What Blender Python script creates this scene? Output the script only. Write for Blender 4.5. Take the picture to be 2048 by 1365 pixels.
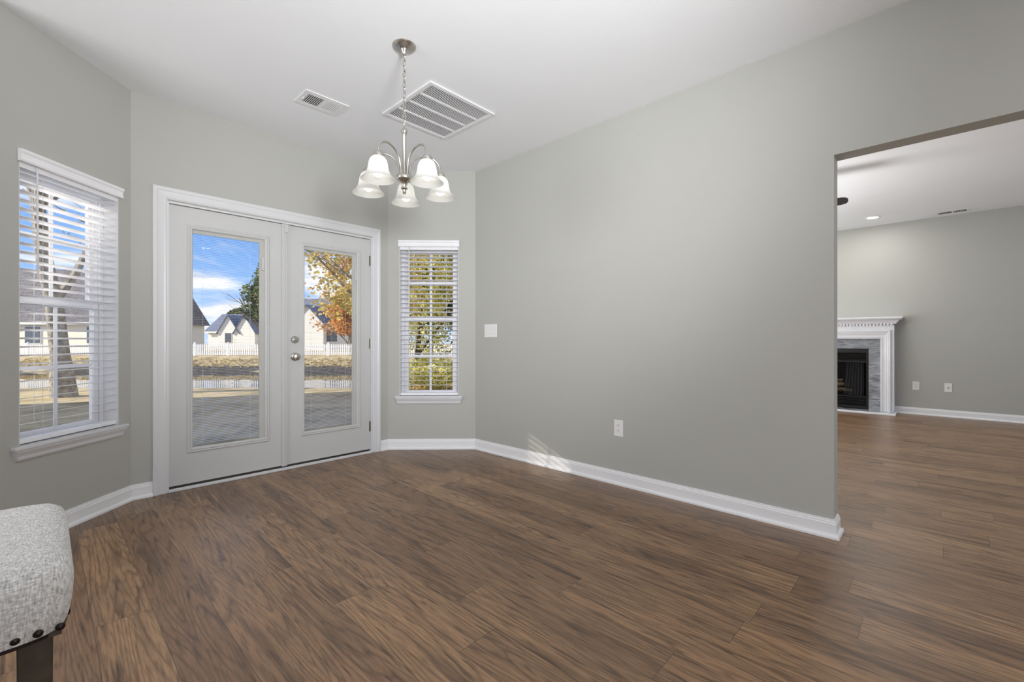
import bpy, math, random
from mathutils import Vector, Matrix
PI = math.pi
R2 = math.sqrt(2.0)

# ------------------------------------------------------------------ camera
for o in list(bpy.data.objects):
    bpy.data.objects.remove(o, do_unlink=True)
scn = bpy.context.scene
col = scn.collection
cam_d = bpy.data.cameras.new('camera')
cam = bpy.data.objects.new('camera', cam_d)
col.objects.link(cam)
cam_d.sensor_width = 36.0
cam_d.lens = 891.0 / 2048.0 * 36.0
cam_d.clip_start = 0.05
cam_d.clip_end = 500.0
YAW = math.radians(43.6)
cam.location = (0, 0, 1.065)
cam.rotation_euler = (PI / 2, 0, YAW - PI / 2)
scn.camera = cam
vs = scn.view_settings
vs.view_transform = 'Standard'
vs.look = 'None'
vs.gamma = 1.0
vs.exposure = 0.0
vs.use_curve_mapping = False


# ------------------------------------------------------------------ node helper
class N:
    """small helper round a node tree"""
    def __init__(s, tree):
        s.t = tree
        for n in list(tree.nodes):
            tree.nodes.remove(n)

    def n(s, kind, **kw):
        nd = s.t.nodes.new(kind)
        for k, v in kw.items():
            if k.startswith('_'):
                nd.inputs[k[1:].replace('_', ' ')].default_value = v
            else:
                setattr(nd, k, v)
        return nd

    def l(s, a, b):
        s.t.links.new(a, b)

    def m(s, op, a, b=None, c=None):
        nd = s.t.nodes.new('ShaderNodeMath')
        nd.operation = op
        for i, v in enumerate((a, b, c)):
            if v is None:
                continue
            if isinstance(v, (int, float)):
                nd.inputs[i].default_value = v
            else:
                s.l(v, nd.inputs[i])
        return nd.outputs[0]

    def ramp(s, fac, stops, interp='LINEAR'):
        nd = s.t.nodes.new('ShaderNodeValToRGB')
        cr = nd.color_ramp
        cr.interpolation = interp
        while len(cr.elements) < len(stops):
            cr.elements.new(0.5)
        for e, (p, c) in zip(cr.elements, stops):
            e.position = p
            e.color = (c[0], c[1], c[2], 1) if len(c) == 3 else c
        s.l(fac, nd.inputs[0])
        return nd.outputs[0]

    def mix(s, fac, a, b, mode='MIX'):
        nd = s.t.nodes.new('ShaderNodeMix')
        nd.data_type = 'RGBA'
        nd.blend_type = mode
        for sock, v in ((nd.inputs[0], fac), (nd.inputs[6], a), (nd.inputs[7], b)):
            if isinstance(v, (int, float)):
                sock.default_value = v
            elif isinstance(v, tuple):
                sock.default_value = (v[0], v[1], v[2], 1)
            else:
                s.l(v, sock)
        return nd.outputs[2]

    def noise(s, vec, scale, detail=2.0, rough=0.5, dist=0.0):
        nd = s.t.nodes.new('ShaderNodeTexNoise')
        nd.inputs['Scale'].default_value = scale
        nd.inputs['Detail'].default_value = detail
        nd.inputs['Roughness'].default_value = rough
        nd.inputs['Distortion'].default_value = dist
        if vec is not None:
            s.l(vec, nd.inputs['Vector'])
        return nd

    def vec(s, x, y, z=0.0):
        nd = s.t.nodes.new('ShaderNodeCombineXYZ')
        for i, v in enumerate((x, y, z)):
            if isinstance(v, (int, float)):
                nd.inputs[i].default_value = v
            else:
                s.l(v, nd.inputs[i])
        return nd.outputs[0]


def lin(r, g, b):
    f = lambda c: (c / 255 / 12.92) if c / 255 <= 0.04045 else ((c / 255 + 0.055) / 1.055) ** 2.4
    return (f(r), f(g), f(b))


# ------------------------------------------------------------------ sky
W = bpy.data.worlds.new('sky')
scn.world = W
W.use_nodes = True
w = N(W.node_tree)
tc = w.n('ShaderNodeTexCoord')
sep = w.n('ShaderNodeSeparateXYZ')
w.l(tc.outputs['Generated'], sep.inputs[0])
X, Y, Z = sep.outputs
sky = w.ramp(Z, [(0.0, (0.50, 0.66, 0.92)), (0.12, (0.26, 0.47, 0.90)), (0.35, (0.11, 0.29, 0.74)), (1.0, (0.05, 0.16, 0.55))])
zz = w.m('ADD', w.m('ABSOLUTE', Z), 0.12)
cv = w.vec(w.m('DIVIDE', X, zz), w.m('DIVIDE', Y, zz), 0.4)
cn = w.noise(cv, 0.62, 6.0, 0.55, 0.3)
cl = w.ramp(cn.outputs[0], [(0.44, (0, 0, 0)), (0.55, (1, 1, 1))])
cshade = w.noise(cv, 1.6, 4.0, 0.6)
ccol = w.ramp(cshade.outputs[0], [(0.3, (0.50, 0.54, 0.62)), (0.6, (1.0, 1.0, 1.0))])
skyc = w.mix(cl, sky, ccol)
bg = w.n('ShaderNodeBackground')
bg.inputs['Strength'].default_value = 1.25
w.l(skyc, bg.inputs['Color'])
wo = w.n('ShaderNodeOutputWorld')
w.l(bg.outputs[0], wo.inputs['Surface'])

# ------------------------------------------------------------------ sun and large lights
def lamp(name, kind, loc, energy, color=(1, 1, 1), target=None, size=None, size_y=None, spread=None):
    d = bpy.data.lights.new(name, kind)
    d.energy = energy
    d.color = color
    o = bpy.data.objects.new(name, d)
    o.location = loc
    if target is not None:
        v = Vector(target) - Vector(loc)
        o.rotation_euler = v.to_track_quat('-Z', 'Y').to_euler()
    if kind == 'AREA':
        d.shape = 'RECTANGLE' if size_y else 'DISK'
        d.size = size
        if size_y:
            d.size_y = size_y
        if spread:
            d.spread = spread
    elif size is not None and kind == 'POINT':
        d.shadow_soft_size = size
    col.objects.link(o)
    return o


SUN_EL = math.radians(29)
sdir = Vector((-0.9, 0.42, 0)).normalized() * math.cos(SUN_EL) + Vector((0, 0, math.sin(SUN_EL)))
sun = lamp('sun', 'SUN', (0, 0, 30), 7.5, (1.0, 0.93, 0.80), target=Vector((0, 0, 30)) - sdir)
sun.data.angle = math.radians(0.6)
# added daylight-coloured area fills, out of view, to brighten both rooms
lamp('rear_fill_light', 'AREA', (0.6, -3.4, 1.55), 30, (0.97, 0.985, 1.0), target=(0.9, 3.0, 1.5), size=3.4, size_y=1.7)
lamp('side_fill_light', 'AREA', (-2.2, 2.55, 1.45), 46, (0.98, 0.985, 1.0), target=(2.94, 3.3, 1.0), size=1.3, size_y=1.5)
lamp('living_fill_light', 'AREA', (6.4, 3.22, 1.45), 52, (0.97, 0.985, 1.0), target=(6.6, -2.0, 1.2), size=3.6, size_y=1.9)
# added spot fill, bounced off the dining ceiling in front of the camera
fl_ = lamp('ceiling_bounce_fill', 'SPOT', (0.3, -0.5, 1.5), 410, (0.98, 0.985, 1.0), target=(2.2, 3.1, 2.95))
fl_.data.spot_size = math.radians(98)
fl_.data.spot_blend = 1.0
fl_.data.shadow_soft_size = 0.3
lamp('living_bounce_fill', 'AREA', (5.6, 2.2, 1.3), 40, (1.0, 1.0, 1.0), target=(5.8, 1.4, 2.82), size=1.0)  # added upward fill for the living room ceiling, out of view
# added overhead area fills behind the camera, without fixtures
for lx, ly in ((-1.2, -0.9), (0.6, -0.9), (2.0, -1.6), (-1.2, -2.6), (0.6, -2.6)):
    lamp('overhead_fill', 'AREA', (lx, ly, 2.73), 6, (1.0, 0.96, 0.90), target=(lx, ly, 0), size=0.13)


# ------------------------------------------------------------------ object helpers
def tag(o, label=None, cat=None, group=None, kind=None):
    if label: o['label'] = label
    if cat: o['category'] = cat
    if group: o['group'] = group
    if kind: o['kind'] = kind
    return o


def empty(name, loc=(0, 0, 0), rz=0.0, parent=None):
    o = bpy.data.objects.new(name, None)
    o.empty_display_size = 0.05
    o.location = loc
    o.rotation_euler = (0, 0, rz)
    if parent: o.parent = parent
    col.objects.link(o)
    return o


class MB:
    def __init__(s):
        s.v = []
        s.f = []

    def add(s, vs_, fs):
        b = len(s.v)
        s.v += [tuple(p) for p in vs_]
        s.f += [tuple(i + b for i in f) for f in fs]
        return s

    def box(s, x0, x1, y0, y1, z0, z1):
        return s.add([(x0, y0, z0), (x1, y0, z0), (x1, y1, z0), (x0, y1, z0), (x0, y0, z1), (x1, y0, z1), (x1, y1, z1), (x0, y1, z1)],
                     [(0, 3, 2, 1), (4, 5, 6, 7), (0, 1, 5, 4), (1, 2, 6, 5), (2, 3, 7, 6), (3, 0, 4, 7)])

    def prism(s, pts, z0, z1):
        n = len(pts)
        vs_ = [(x, y, z0) for x, y in pts] + [(x, y, z1) for x, y in pts]
        fs = [tuple(range(n - 1, -1, -1)), tuple(range(n, 2 * n))]
        fs += [(i, (i + 1) % n, n + (i + 1) % n, n + i) for i in range(n)]
        return s.add(vs_, fs)

    def bar(s, p, q, wd, h, up=(0, 0, 1)):
        p, q = Vector(p), Vector(q)
        d = (q - p).normalized()
        sd = d.cross(Vector(up))
        if sd.length < 1e-4:
            sd = Vector((1, 0, 0))
        sd.normalize()
        u = sd.cross(d)
        vs_ = []
        for e in (p, q):
            for a, b in ((-1, -1), (1, -1), (1, 1), (-1, 1)):
                vs_.append(e + sd * a * wd / 2 + u * b * h / 2)
        return s.add(vs_, [(0, 1, 2, 3), (7, 6, 5, 4), (0, 4, 5, 1), (1, 5, 6, 2), (2, 6, 7, 3), (3, 7, 4, 0)])

    def tube(s, pts, r, seg=10, closed=False, caps=True):
        pts = [Vector(p) for p in pts]
        n = len(pts)
        rs = r if isinstance(r, (list, tuple)) else [r] * n
        rings = []
        prev = None
        for i, p in enumerate(pts):
            a = pts[(i - 1) % n] if (closed or i > 0) else p
            b = pts[(i + 1) % n] if (closed or i < n - 1) else p
            d = (b - a).normalized()
            if prev is None:
                ref = Vector((0, 0, 1)) if abs(d.z) < 0.9 else Vector((1, 0, 0))
                u = d.cross(ref).normalized()
            else:
                u = (prev - d * prev.dot(d)).normalized()
            prev = u
            v = d.cross(u)
            rings.append([p + (u * math.cos(2 * PI * k / seg) + v * math.sin(2 * PI * k / seg)) * rs[i] for k in range(seg)])
        vs_ = [q for ring in rings for q in ring]
        fs = []
        for i in range(n if closed else n - 1):
            j = (i + 1) % n
            for k in range(seg):
                k2 = (k + 1) % seg
                fs.append((i * seg + k, i * seg + k2, j * seg + k2, j * seg + k))
        if caps and not closed:
            fs.append(tuple(range(seg - 1, -1, -1)))
            fs.append(tuple((n - 1) * seg + k for k in range(seg)))
        return s.add(vs_, fs)

    def lathe(s, prof, c=(0, 0, 0), seg=28, axis='Z'):
        """prof: (r, h) pairs"""
        vs_, fs = [], []
        n = len(prof)
        for r, h in prof:
            for k in range(seg):
                a = 2 * PI * k / seg
                p = (r * math.cos(a), r * math.sin(a), h)
                if axis == 'Y':
                    p = (p[0], p[2], p[1])
                if axis == 'X':
                    p = (p[2], p[0], p[1])
                vs_.append((p[0] + c[0], p[1] + c[1], p[2] + c[2]))
        for i in range(n - 1):
            for k in range(seg):
                k2 = (k + 1) % seg
                fs.append((i * seg + k, i * seg + k2, (i + 1) * seg + k2, (i + 1) * seg + k))
        return s.add(vs_, fs)

    def sweep_frame(s, x0, x1, z0, z1, prof, y=0.0, closed=True):
        """mitred frame in the x-z plane; prof = (inset from outer edge, projection towards -y)"""
        loops = []
        for wd, o in prof:
            if closed:
                loops.append([(x0 + wd, y - o, z0 + wd), (x0 + wd, y - o, z1 - wd), (x1 - wd, y - o, z1 - wd), (x1 - wd, y - o, z0 + wd)])
            else:
                loops.append([(x0 + wd, y - o, z0), (x0 + wd, y - o, z1 - wd), (x1 - wd, y - o, z1 - wd), (x1 - wd, y - o, z0)])
        vs_ = [p for lp in loops for p in lp]
        fs = []
        for i in range(len(loops) - 1):
            for k in range(4 if closed else 3):
                k2 = (k + 1) % 4
                fs.append((i * 4 + k, i * 4 + k2, (i + 1) * 4 + k2, (i + 1) * 4 + k))
        return s.add(vs_, fs)

    def sweep_path(s, path, prof):
        """profile (offset to the right of the path, z) swept along a plan polyline with mitres"""
        P = [Vector((p[0], p[1])) for p in path]
        n = len(P)
        rows = []
        for i in range(n):
            ds = []
            if i > 0: ds.append((P[i] - P[i - 1]).normalized())
            if i < n - 1: ds.append((P[i + 1] - P[i]).normalized())
            ns = [Vector((d.y, -d.x)) for d in ds]
            m = ns[0] if len(ns) == 1 else (ns[0] + ns[1]).normalized()
            k = 1.0 / max(0.2, m.dot(ns[0]))
            rows.append([(P[i].x + m.x * o * k, P[i].y + m.y * o * k, z) for o, z in prof])
        vs_ = [p for r in rows for p in r]
        m_ = len(prof)
        fs = []
        for i in range(n - 1):
            for k in range(m_ - 1):
                fs.append((i * m_ + k, i * m_ + k + 1, (i + 1) * m_ + k + 1, (i + 1) * m_ + k))
        fs.append(tuple(range(m_)))
        fs.append(tuple((n - 1) * m_ + k for k in range(m_ - 1, -1, -1)))
        return s.add(vs_, fs)

    def build(s, name, mat, parent=None, smooth=False, bevel=0.0, loc=None, recalc=True):
        me = bpy.data.meshes.new(name)
        me.from_pydata(s.v, [], s.f)
        me.validate()
        if recalc:
            import bmesh
            bm = bmesh.new()
            bm.from_mesh(me)
            bmesh.ops.recalc_face_normals(bm, faces=bm.faces)
            bm.to_mesh(me)
            bm.free()
        o = bpy.data.objects.new(name, me)
        col.objects.link(o)
        if mat: me.materials.append(mat)
        if smooth:
            me.polygons.foreach_set('use_smooth', [True] * len(me.polygons))
            try:
                me.set_sharp_from_angle(angle=math.radians(40))
            except Exception:
                pass
        if bevel:
            md = o.modifiers.new('bevel', 'BEVEL')
            md.width = bevel
            md.segments = 2
            md.limit_method = 'ANGLE'
        if parent: o.parent = parent
        if loc: o.location = loc
        return o


def copy_tree(o, parent=None):
    c = o.copy()
    col.objects.link(c)
    if parent: c.parent = parent
    for ch in [x for x in bpy.data.objects if x.parent == o]:
        copy_tree(ch, c)
    return c


# ------------------------------------------------------------------ materials
def pbr(name, color, rough=0.5, metal=0.0, spec=0.5, bump=None, var=None, **kw):
    m = bpy.data.materials.new(name)
    m.use_nodes = True
    g = N(m.node_tree)
    b = g.n('ShaderNodeBsdfPrincipled')
    out = g.n('ShaderNodeOutputMaterial')
    g.l(b.outputs[0], out.inputs['Surface'])
    b.inputs['Roughness'].default_value = rough
    b.inputs['Metallic'].default_value = metal
    b.inputs['Specular IOR Level'].default_value = spec
    tcn = g.n('ShaderNodeTexCoord')
    v = tcn.outputs['Object']
    sc, amt = var if var else (6.0, 0.03)
    nz = g.noise(v, sc, 3.0)
    lo = tuple(max(0, c * (1 - amt)) for c in color)
    hi = tuple(min(1, c * (1 + amt)) for c in color)
    g.l(g.ramp(nz.outputs[0], [(0.3, lo), (0.7, hi)]), b.inputs['Base Color'])
    if bump:
        bs, bd = bump
        bn = g.noise(v, bs, 3.0)
        bp = g.n('ShaderNodeBump')
        bp.inputs['Strength'].default_value = 1.0
        bp.inputs['Distance'].default_value = bd
        g.l(bn.outputs[0], bp.inputs['Height'])
        g.l(bp.outputs[0], b.inputs['Normal'])
    for k, val in kw.items():
        b.inputs[k.replace('_', ' ')].default_value = val
    return m


M = {}
M['wall'] = pbr('greige_wall_paint', (0.478, 0.480, 0.447), 0.75, spec=0.3, bump=(260, 0.0004), var=(1.5, 0.012))
M['ceiling'] = pbr('ceiling_paint', (0.85, 0.865, 0.885), 0.9, spec=0.2, bump=(180, 0.0003), var=(2, 0.01))
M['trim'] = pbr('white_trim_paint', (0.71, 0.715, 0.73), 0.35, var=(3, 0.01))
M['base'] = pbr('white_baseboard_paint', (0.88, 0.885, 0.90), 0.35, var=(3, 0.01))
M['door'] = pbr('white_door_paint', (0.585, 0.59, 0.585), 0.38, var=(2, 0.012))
M['vinyl'] = pbr('white_vinyl', (0.82, 0.82, 0.84), 0.35)
M['slat'] = pbr('white_slat', (0.90, 0.90, 0.92), 0.4)
M['mini'] = pbr('mini_slat', (0.54, 0.59, 0.70), 0.4)  # blue-grey tint puts the reflected sky into the slat colour
M['band'] = pbr('cassette_grey', (0.52, 0.52, 0.49), 0.5)
M['cord'] = pbr('white_cord', (0.75, 0.75, 0.76), 0.7)
M['dark'] = pbr('dark_gap', (0.05, 0.04, 0.032), 0.6)
M['nickel'] = pbr('brushed_nickel', (0.56, 0.54, 0.50), 0.28, metal=1.0, var=(40, 0.05))
M['satin'] = pbr('satin_hinge_metal', (0.35, 0.34, 0.32), 0.35, metal=1.0)
M['plate'] = pbr('switch_plate_plastic', (0.84, 0.84, 0.83), 0.3)
M['slot'] = pbr('slot_dark', (0.03, 0.03, 0.03), 0.6)
M['duct'] = pbr('duct_dark', (0.035, 0.035, 0.04), 0.8)
M['grille'] = pbr('white_grille_enamel', (0.80, 0.80, 0.81), 0.4)
M['firebox'] = pbr('black_firebox_metal', (0.015, 0.015, 0.016), 0.3)
M['mantel'] = pbr('white_mantel_paint', (0.84, 0.85, 0.88), 0.35)
M['leg'] = pbr('dark_walnut_leg', (0.045, 0.034, 0.022), 0.5, var=(30, 0.3))
M['nail'] = pbr('bronze_nail_head', (0.02, 0.013, 0.012), 0.35, metal=0.6)
M['fan'] = pbr('dark_fan_blade', (0.03, 0.027, 0.026), 0.4)
M['white_siding'] = pbr('white_siding', (0.80, 0.78, 0.74), 0.7)
M['cream_siding'] = pbr('cream_siding', (0.80, 0.74, 0.64), 0.7)
M['shingle'] = pbr('grey_roof_shingles', (0.13, 0.12, 0.13), 0.9, var=(5, 0.4))
M['shingle2'] = pbr('blue_grey_roof_shingles', (0.14, 0.16, 0.22), 0.9, var=(3, 0.3))
M['fence'] = pbr('white_fence_vinyl', (0.82, 0.82, 0.83), 0.5)
M['pane'] = pbr('dark_window_pane', (0.10, 0.12, 0.15), 0.1)
M['bark'] = pbr('grey_bark', (0.30, 0.265, 0.215), 0.9, bump=(14, 0.03), var=(9, 0.5))
M['bark_dark'] = pbr('dark_bark', (0.07, 0.055, 0.045), 0.9, var=(9, 0.4))
M['stone'] = pbr('bank_edge_dark', (0.05, 0.043, 0.036), 0.9, bump=(6, 0.05), var=(5, 0.6))


def wood_floor():
    m = bpy.data.materials.new('wood_plank_floor')
    m.use_nodes = True
    g = N(m.node_tree)
    b = g.n('ShaderNodeBsdfPrincipled')
    out = g.n('ShaderNodeOutputMaterial')
    g.l(b.outputs[0], out.inputs['Surface'])
    geo = g.n('ShaderNodeNewGeometry')
    sp = g.n('ShaderNodeSeparateXYZ')
    g.l(geo.outputs['Position'], sp.inputs[0])
    x, y = sp.outputs[0], sp.outputs[1]
    xs = g.m('DIVIDE', g.m('SUBTRACT', x, 0.297), 0.171)
    row = g.m('FLOOR', xs)
    fx = g.m('SUBTRACT', xs, row)
    wn = g.n('ShaderNodeTexWhiteNoise', noise_dimensions='1D')
    g.l(row, wn.inputs['W'])
    ys = g.m('ADD', g.m('DIVIDE', y, 1.22), g.m('MULTIPLY', wn.outputs[0], 7.0))
    colm = g.m('FLOOR', ys)
    fy = g.m('SUBTRACT', ys, colm)
    w2 = g.n('ShaderNodeTexWhiteNoise', noise_dimensions='2D')
    g.l(g.vec(row, colm), w2.inputs['Vector'])
    idv = w2.outputs['Value']
    sc = g.n('ShaderNodeSeparateColor')
    g.l(w2.outputs['Color'], sc.inputs[0])
    ir, ig, ib = sc.outputs
    # cathedral figure: contour lines of a stretched noise, shifted for each plank
    gx = g.m('ADD', g.m('MULTIPLY', x, 7.0), g.m('MULTIPLY', ir, 40))
    gy = g.m('ADD', g.m('MULTIPLY', y, 0.5), g.m('MULTIPLY', ig, 40))
    fig = g.noise(g.vec(gx, gy, g.m('MULTIPLY', ib, 20)), 1.0, 1.5, 0.4, 0.12)
    fine = g.noise(g.vec(g.m('MULTIPLY', x, 120), g.m('MULTIPLY', y, 9), idv), 1.0, 3.0, 0.6)
    warp = g.m('ADD', g.m('MULTIPLY', fig.outputs[0], 150), g.m('MULTIPLY', fine.outputs[0], 2.2))
    ring = g.m('SINE', warp)
    ringd = g.ramp(ring, [(0.0, (1, 1, 1)), (0.45, (0.93, 0.93, 0.93)), (0.86, (0.72, 0.70, 0.68)), (1.0, (0.45, 0.42, 0.40))])
    rn = g.n('ShaderNodeMapRange')
    g.l(ring, rn.inputs[0])
    rn.inputs[1].default_value = -1
    rn.inputs[2].default_value = 1
    ringd = g.ramp(rn.outputs[0], [(0.0, (1.04, 1.04, 1.04)), (0.6, (0.99, 0.99, 0.99)), (0.9, (0.84, 0.82, 0.81)), (1.0, (0.66, 0.63, 0.61))])
    # long dark heart streaks and knots
    hs = g.noise(g.vec(g.m('ADD', g.m('MULTIPLY', x, 17), g.m('MULTIPLY', ib, 30)), g.m('ADD', g.m('MULTIPLY', y, 1.5), g.m('MULTIPLY', ir, 30)), idv), 1.0, 3.0, 0.55, 0.2)
    heart = g.ramp(hs.outputs[0], [(0.30, (0.52, 0.50, 0.50)), (0.48, (0.98, 0.98, 0.98)), (0.62, (1.05, 1.04, 1.02)), (0.75, (1.22, 1.18, 1.10))])
    base = g.ramp(idv, [(0.0, (0.195, 0.110, 0.056)), (0.35, (0.228, 0.131, 0.067)), (0.65, (0.26, 0.151, 0.077)), (1.0, (0.305, 0.181, 0.093))])
    fineD = g.ramp(fine.outputs[0], [(0.30, (0.62, 0.61, 0.60)), (0.50, (1, 1, 1)), (0.72, (1.28, 1.26, 1.22))])
    c = g.mix(1.0, base, ringd, 'MULTIPLY')
    c = g.mix(1.0, c, heart, 'MULTIPLY')
    c = g.mix(1.0, c, fineD, 'MULTIPLY')
    fk = g.noise(g.vec(g.m('ADD', g.m('MULTIPLY', x, 46), g.m('MULTIPLY', ig, 50)), g.m('ADD', g.m('MULTIPLY', y, 4.5), g.m('MULTIPLY', ib, 50)), idv), 1.0, 2.0, 0.5, 0.4)
    c = g.mix(1.0, c, g.ramp(fk.outputs[0], [(0.0, (1.04, 1.04, 1.04)), (0.58, (1, 1, 1)), (0.68, (0.60, 0.57, 0.55)), (0.78, (0.34, 0.31, 0.30))]), 'MULTIPLY')
    ex = g.m('MINIMUM', fx, g.m('SUBTRACT', 1.0, fx))
    ey = g.m('MINIMUM', fy, g.m('SUBTRACT', 1.0, fy))
    seam = g.m('MAXIMUM', g.m('LESS_THAN', ex, 0.0060), g.m('LESS_THAN', ey, 0.0010))
    c = g.mix(g.m('MULTIPLY', seam, 0.62), c, (0.03, 0.02, 0.014))
    g.l(c, b.inputs['Base Color'])
    g.l(g.m('ADD', 0.30, g.m('MULTIPLY', fine.outputs[0], 0.14)), b.inputs['Roughness'])
    b.inputs['Specular IOR Level'].default_value = 0.8
    hgt = g.m('SUBTRACT', g.m('ADD', g.m('MULTIPLY', fine.outputs[0], 0.3), g.m('MULTIPLY', ring, -0.08)), seam)
    bp = g.n('ShaderNodeBump')
    bp.inputs['Strength'].default_value = 0.35
    bp.inputs['Distance'].default_value = 0.0008
    g.l(hgt, bp.inputs['Height'])
    g.l(bp.outputs[0], b.inputs['Normal'])
    return m


M['floor'] = wood_floor()


def marble():
    m = bpy.data.materials.new('grey_veined_marble')
    m.use_nodes = True
    g = N(m.node_tree)
    b = g.n('ShaderNodeBsdfPrincipled')
    out = g.n('ShaderNodeOutputMaterial')
    g.l(b.outputs[0], out.inputs['Surface'])
    t = g.n('ShaderNodeTexCoord')
    mp = g.n('ShaderNodeMapping')
    g.l(t.outputs['Object'], mp.inputs['Vector'])
    mp.inputs['Rotation'].default_value = (math.radians(35), 0, 0)
    mp.inputs['Scale'].default_value = (3, 3, 12)
    nz = g.noise(mp.outputs[0], 2.0, 6.0, 0.62, 1.0)
    g.l(g.ramp(nz.outputs[0], [(0.28, (0.13, 0.14, 0.155)), (0.45, (0.27, 0.285, 0.31)), (0.58, (0.38, 0.40, 0.43)), (0.75, (0.62, 0.64, 0.67))]), b.inputs['Base Color'])
    b.inputs['Roughness'].default_value = 0.15
    return m


M['marble'] = marble()


def fabric():
    m = bpy.data.materials.new('light_grey_linen')
    m.use_nodes = True
    g = N(m.node_tree)
    b = g.n('ShaderNodeBsdfPrincipled')
    out = g.n('ShaderNodeOutputMaterial')
    g.l(b.outputs[0], out.inputs['Surface'])
    t = g.n('ShaderNodeTexCoord')
    sp = g.n('ShaderNodeSeparateXYZ')
    g.l(t.outputs['Object'], sp.inputs[0])
    x, y, z = sp.outputs
    a = g.noise(g.vec(g.m('MULTIPLY', x, 90), g.m('MULTIPLY', y, 420), g.m('MULTIPLY', z, 420)), 1.0, 2.0)
    c = g.noise(g.vec(g.m('MULTIPLY', x, 420), g.m('MULTIPLY', y, 90), g.m('MULTIPLY', z, 90)), 1.0, 2.0)
    v = g.m('MULTIPLY', g.m('ADD', a.outputs[0], c.outputs[0]), 0.5)
    g.l(g.ramp(v, [(0.32, (0.28, 0.276, 0.265)), (0.5, (0.56, 0.555, 0.54)), (0.66, (0.82, 0.82, 0.81))]), b.inputs['Base Color'])
    b.inputs['Roughness'].default_value = 0.95
    b.inputs['Sheen Weight'].default_value = 0.2
    bp = g.n('ShaderNodeBump')
    bp.inputs['Strength'].default_value = 0.6
    bp.inputs['Distance'].default_value = 0.0012
    g.l(v, bp.inputs['Height'])
    g.l(bp.outputs[0], b.inputs['Normal'])
    return m


M['linen'] = fabric()


def glassmat(name, alpha=0.06, tint=(1, 1, 1)):
    """thin window glass: mostly clear with a mirror-like film"""
    m = bpy.data.materials.new(name)
    m.use_nodes = True
    g = N(m.node_tree)
    tr = g.n('ShaderNodeBsdfTransparent')
    tr.inputs['Color'].default_value = (*tint, 1)
    gl = g.n('ShaderNodeBsdfGlossy')
    gl.inputs['Roughness'].default_value = 0.02
    fr = g.n('ShaderNodeFresnel')
    fr.inputs['IOR'].default_value = 1.45
    mx = g.n('ShaderNodeMixShader')
    g.l(g.m('MULTIPLY', fr.outputs[0], alpha / 0.70), mx.inputs[0])
    g.l(tr.outputs[0], mx.inputs[1])
    g.l(gl.outputs[0], mx.inputs[2])
    out = g.n('ShaderNodeOutputMaterial')
    g.l(mx.outputs[0], out.inputs['Surface'])
    return m


M['glass'] = glassmat('window_glass', 0.05)
M['fireglass'] = glassmat('fire_glass', 0.10, (0.7, 0.7, 0.7))


def shade_mat():
    m = bpy.data.materials.new('frosted_shade_glass')
    m.use_nodes = True
    g = N(m.node_tree)
    t = g.n('ShaderNodeBsdfTranslucent')
    t.inputs['Color'].default_value = (0.80, 0.80, 0.78, 1)
    d = g.n('ShaderNodeBsdfPrincipled')
    d.inputs['Base Color'].default_value = (0.9, 0.9, 0.87, 1)
    d.inputs['Roughness'].default_value = 0.35
    mx = g.n('ShaderNodeMixShader')
    mx.inputs[0].default_value = 0.55
    g.l(d.outputs[0], mx.inputs[1])
    g.l(t.outputs[0], mx.inputs[2])
    out = g.n('ShaderNodeOutputMaterial')
    g.l(mx.outputs[0], out.inputs['Surface'])
    return m


M['shade'] = shade_mat()


def emit(name, color, strength):
    m = bpy.data.materials.new(name)
    m.use_nodes = True
    g = N(m.node_tree)
    e = g.n('ShaderNodeEmission')
    e.inputs['Color'].default_value = (*color, 1)
    e.inputs['Strength'].default_value = strength
    out = g.n('ShaderNodeOutputMaterial')
    g.l(e.outputs[0], out.inputs['Surface'])
    return m


M['bulb'] = emit('lit_bulb', (1.0, 0.97, 0.92), 5.5)
M['downglow'] = emit('lit_downlight', (1.0, 0.98, 0.94), 5.0)


def ramp_mat(name, stops, scale=3.0, rough=0.9, trans=0.0, detail=4.0):
    m = bpy.data.materials.new(name)
    m.use_nodes = True
    g = N(m.node_tree)
    b = g.n('ShaderNodeBsdfPrincipled')
    b.inputs['Roughness'].default_value = rough
    b.inputs['Specular IOR Level'].default_value = 0.2
    out = g.n('ShaderNodeOutputMaterial')
    geo = g.n('ShaderNodeNewGeometry')
    nz = g.noise(geo.outputs['Position'], scale, detail, 0.6)
    c = g.ramp(nz.outputs[0], stops)
    g.l(c, b.inputs['Base Color'])
    if trans:
        t = g.n('ShaderNodeBsdfTranslucent')
        g.l(c, t.inputs['Color'])
        mx = g.n('ShaderNodeMixShader')
        mx.inputs[0].default_value = trans
        g.l(b.outputs[0], mx.inputs[1])
        g.l(t.outputs[0], mx.inputs[2])
        g.l(mx.outputs[0], out.inputs['Surface'])
    else:
        g.l(b.outputs[0], out.inputs['Surface'])
    return m


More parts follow.
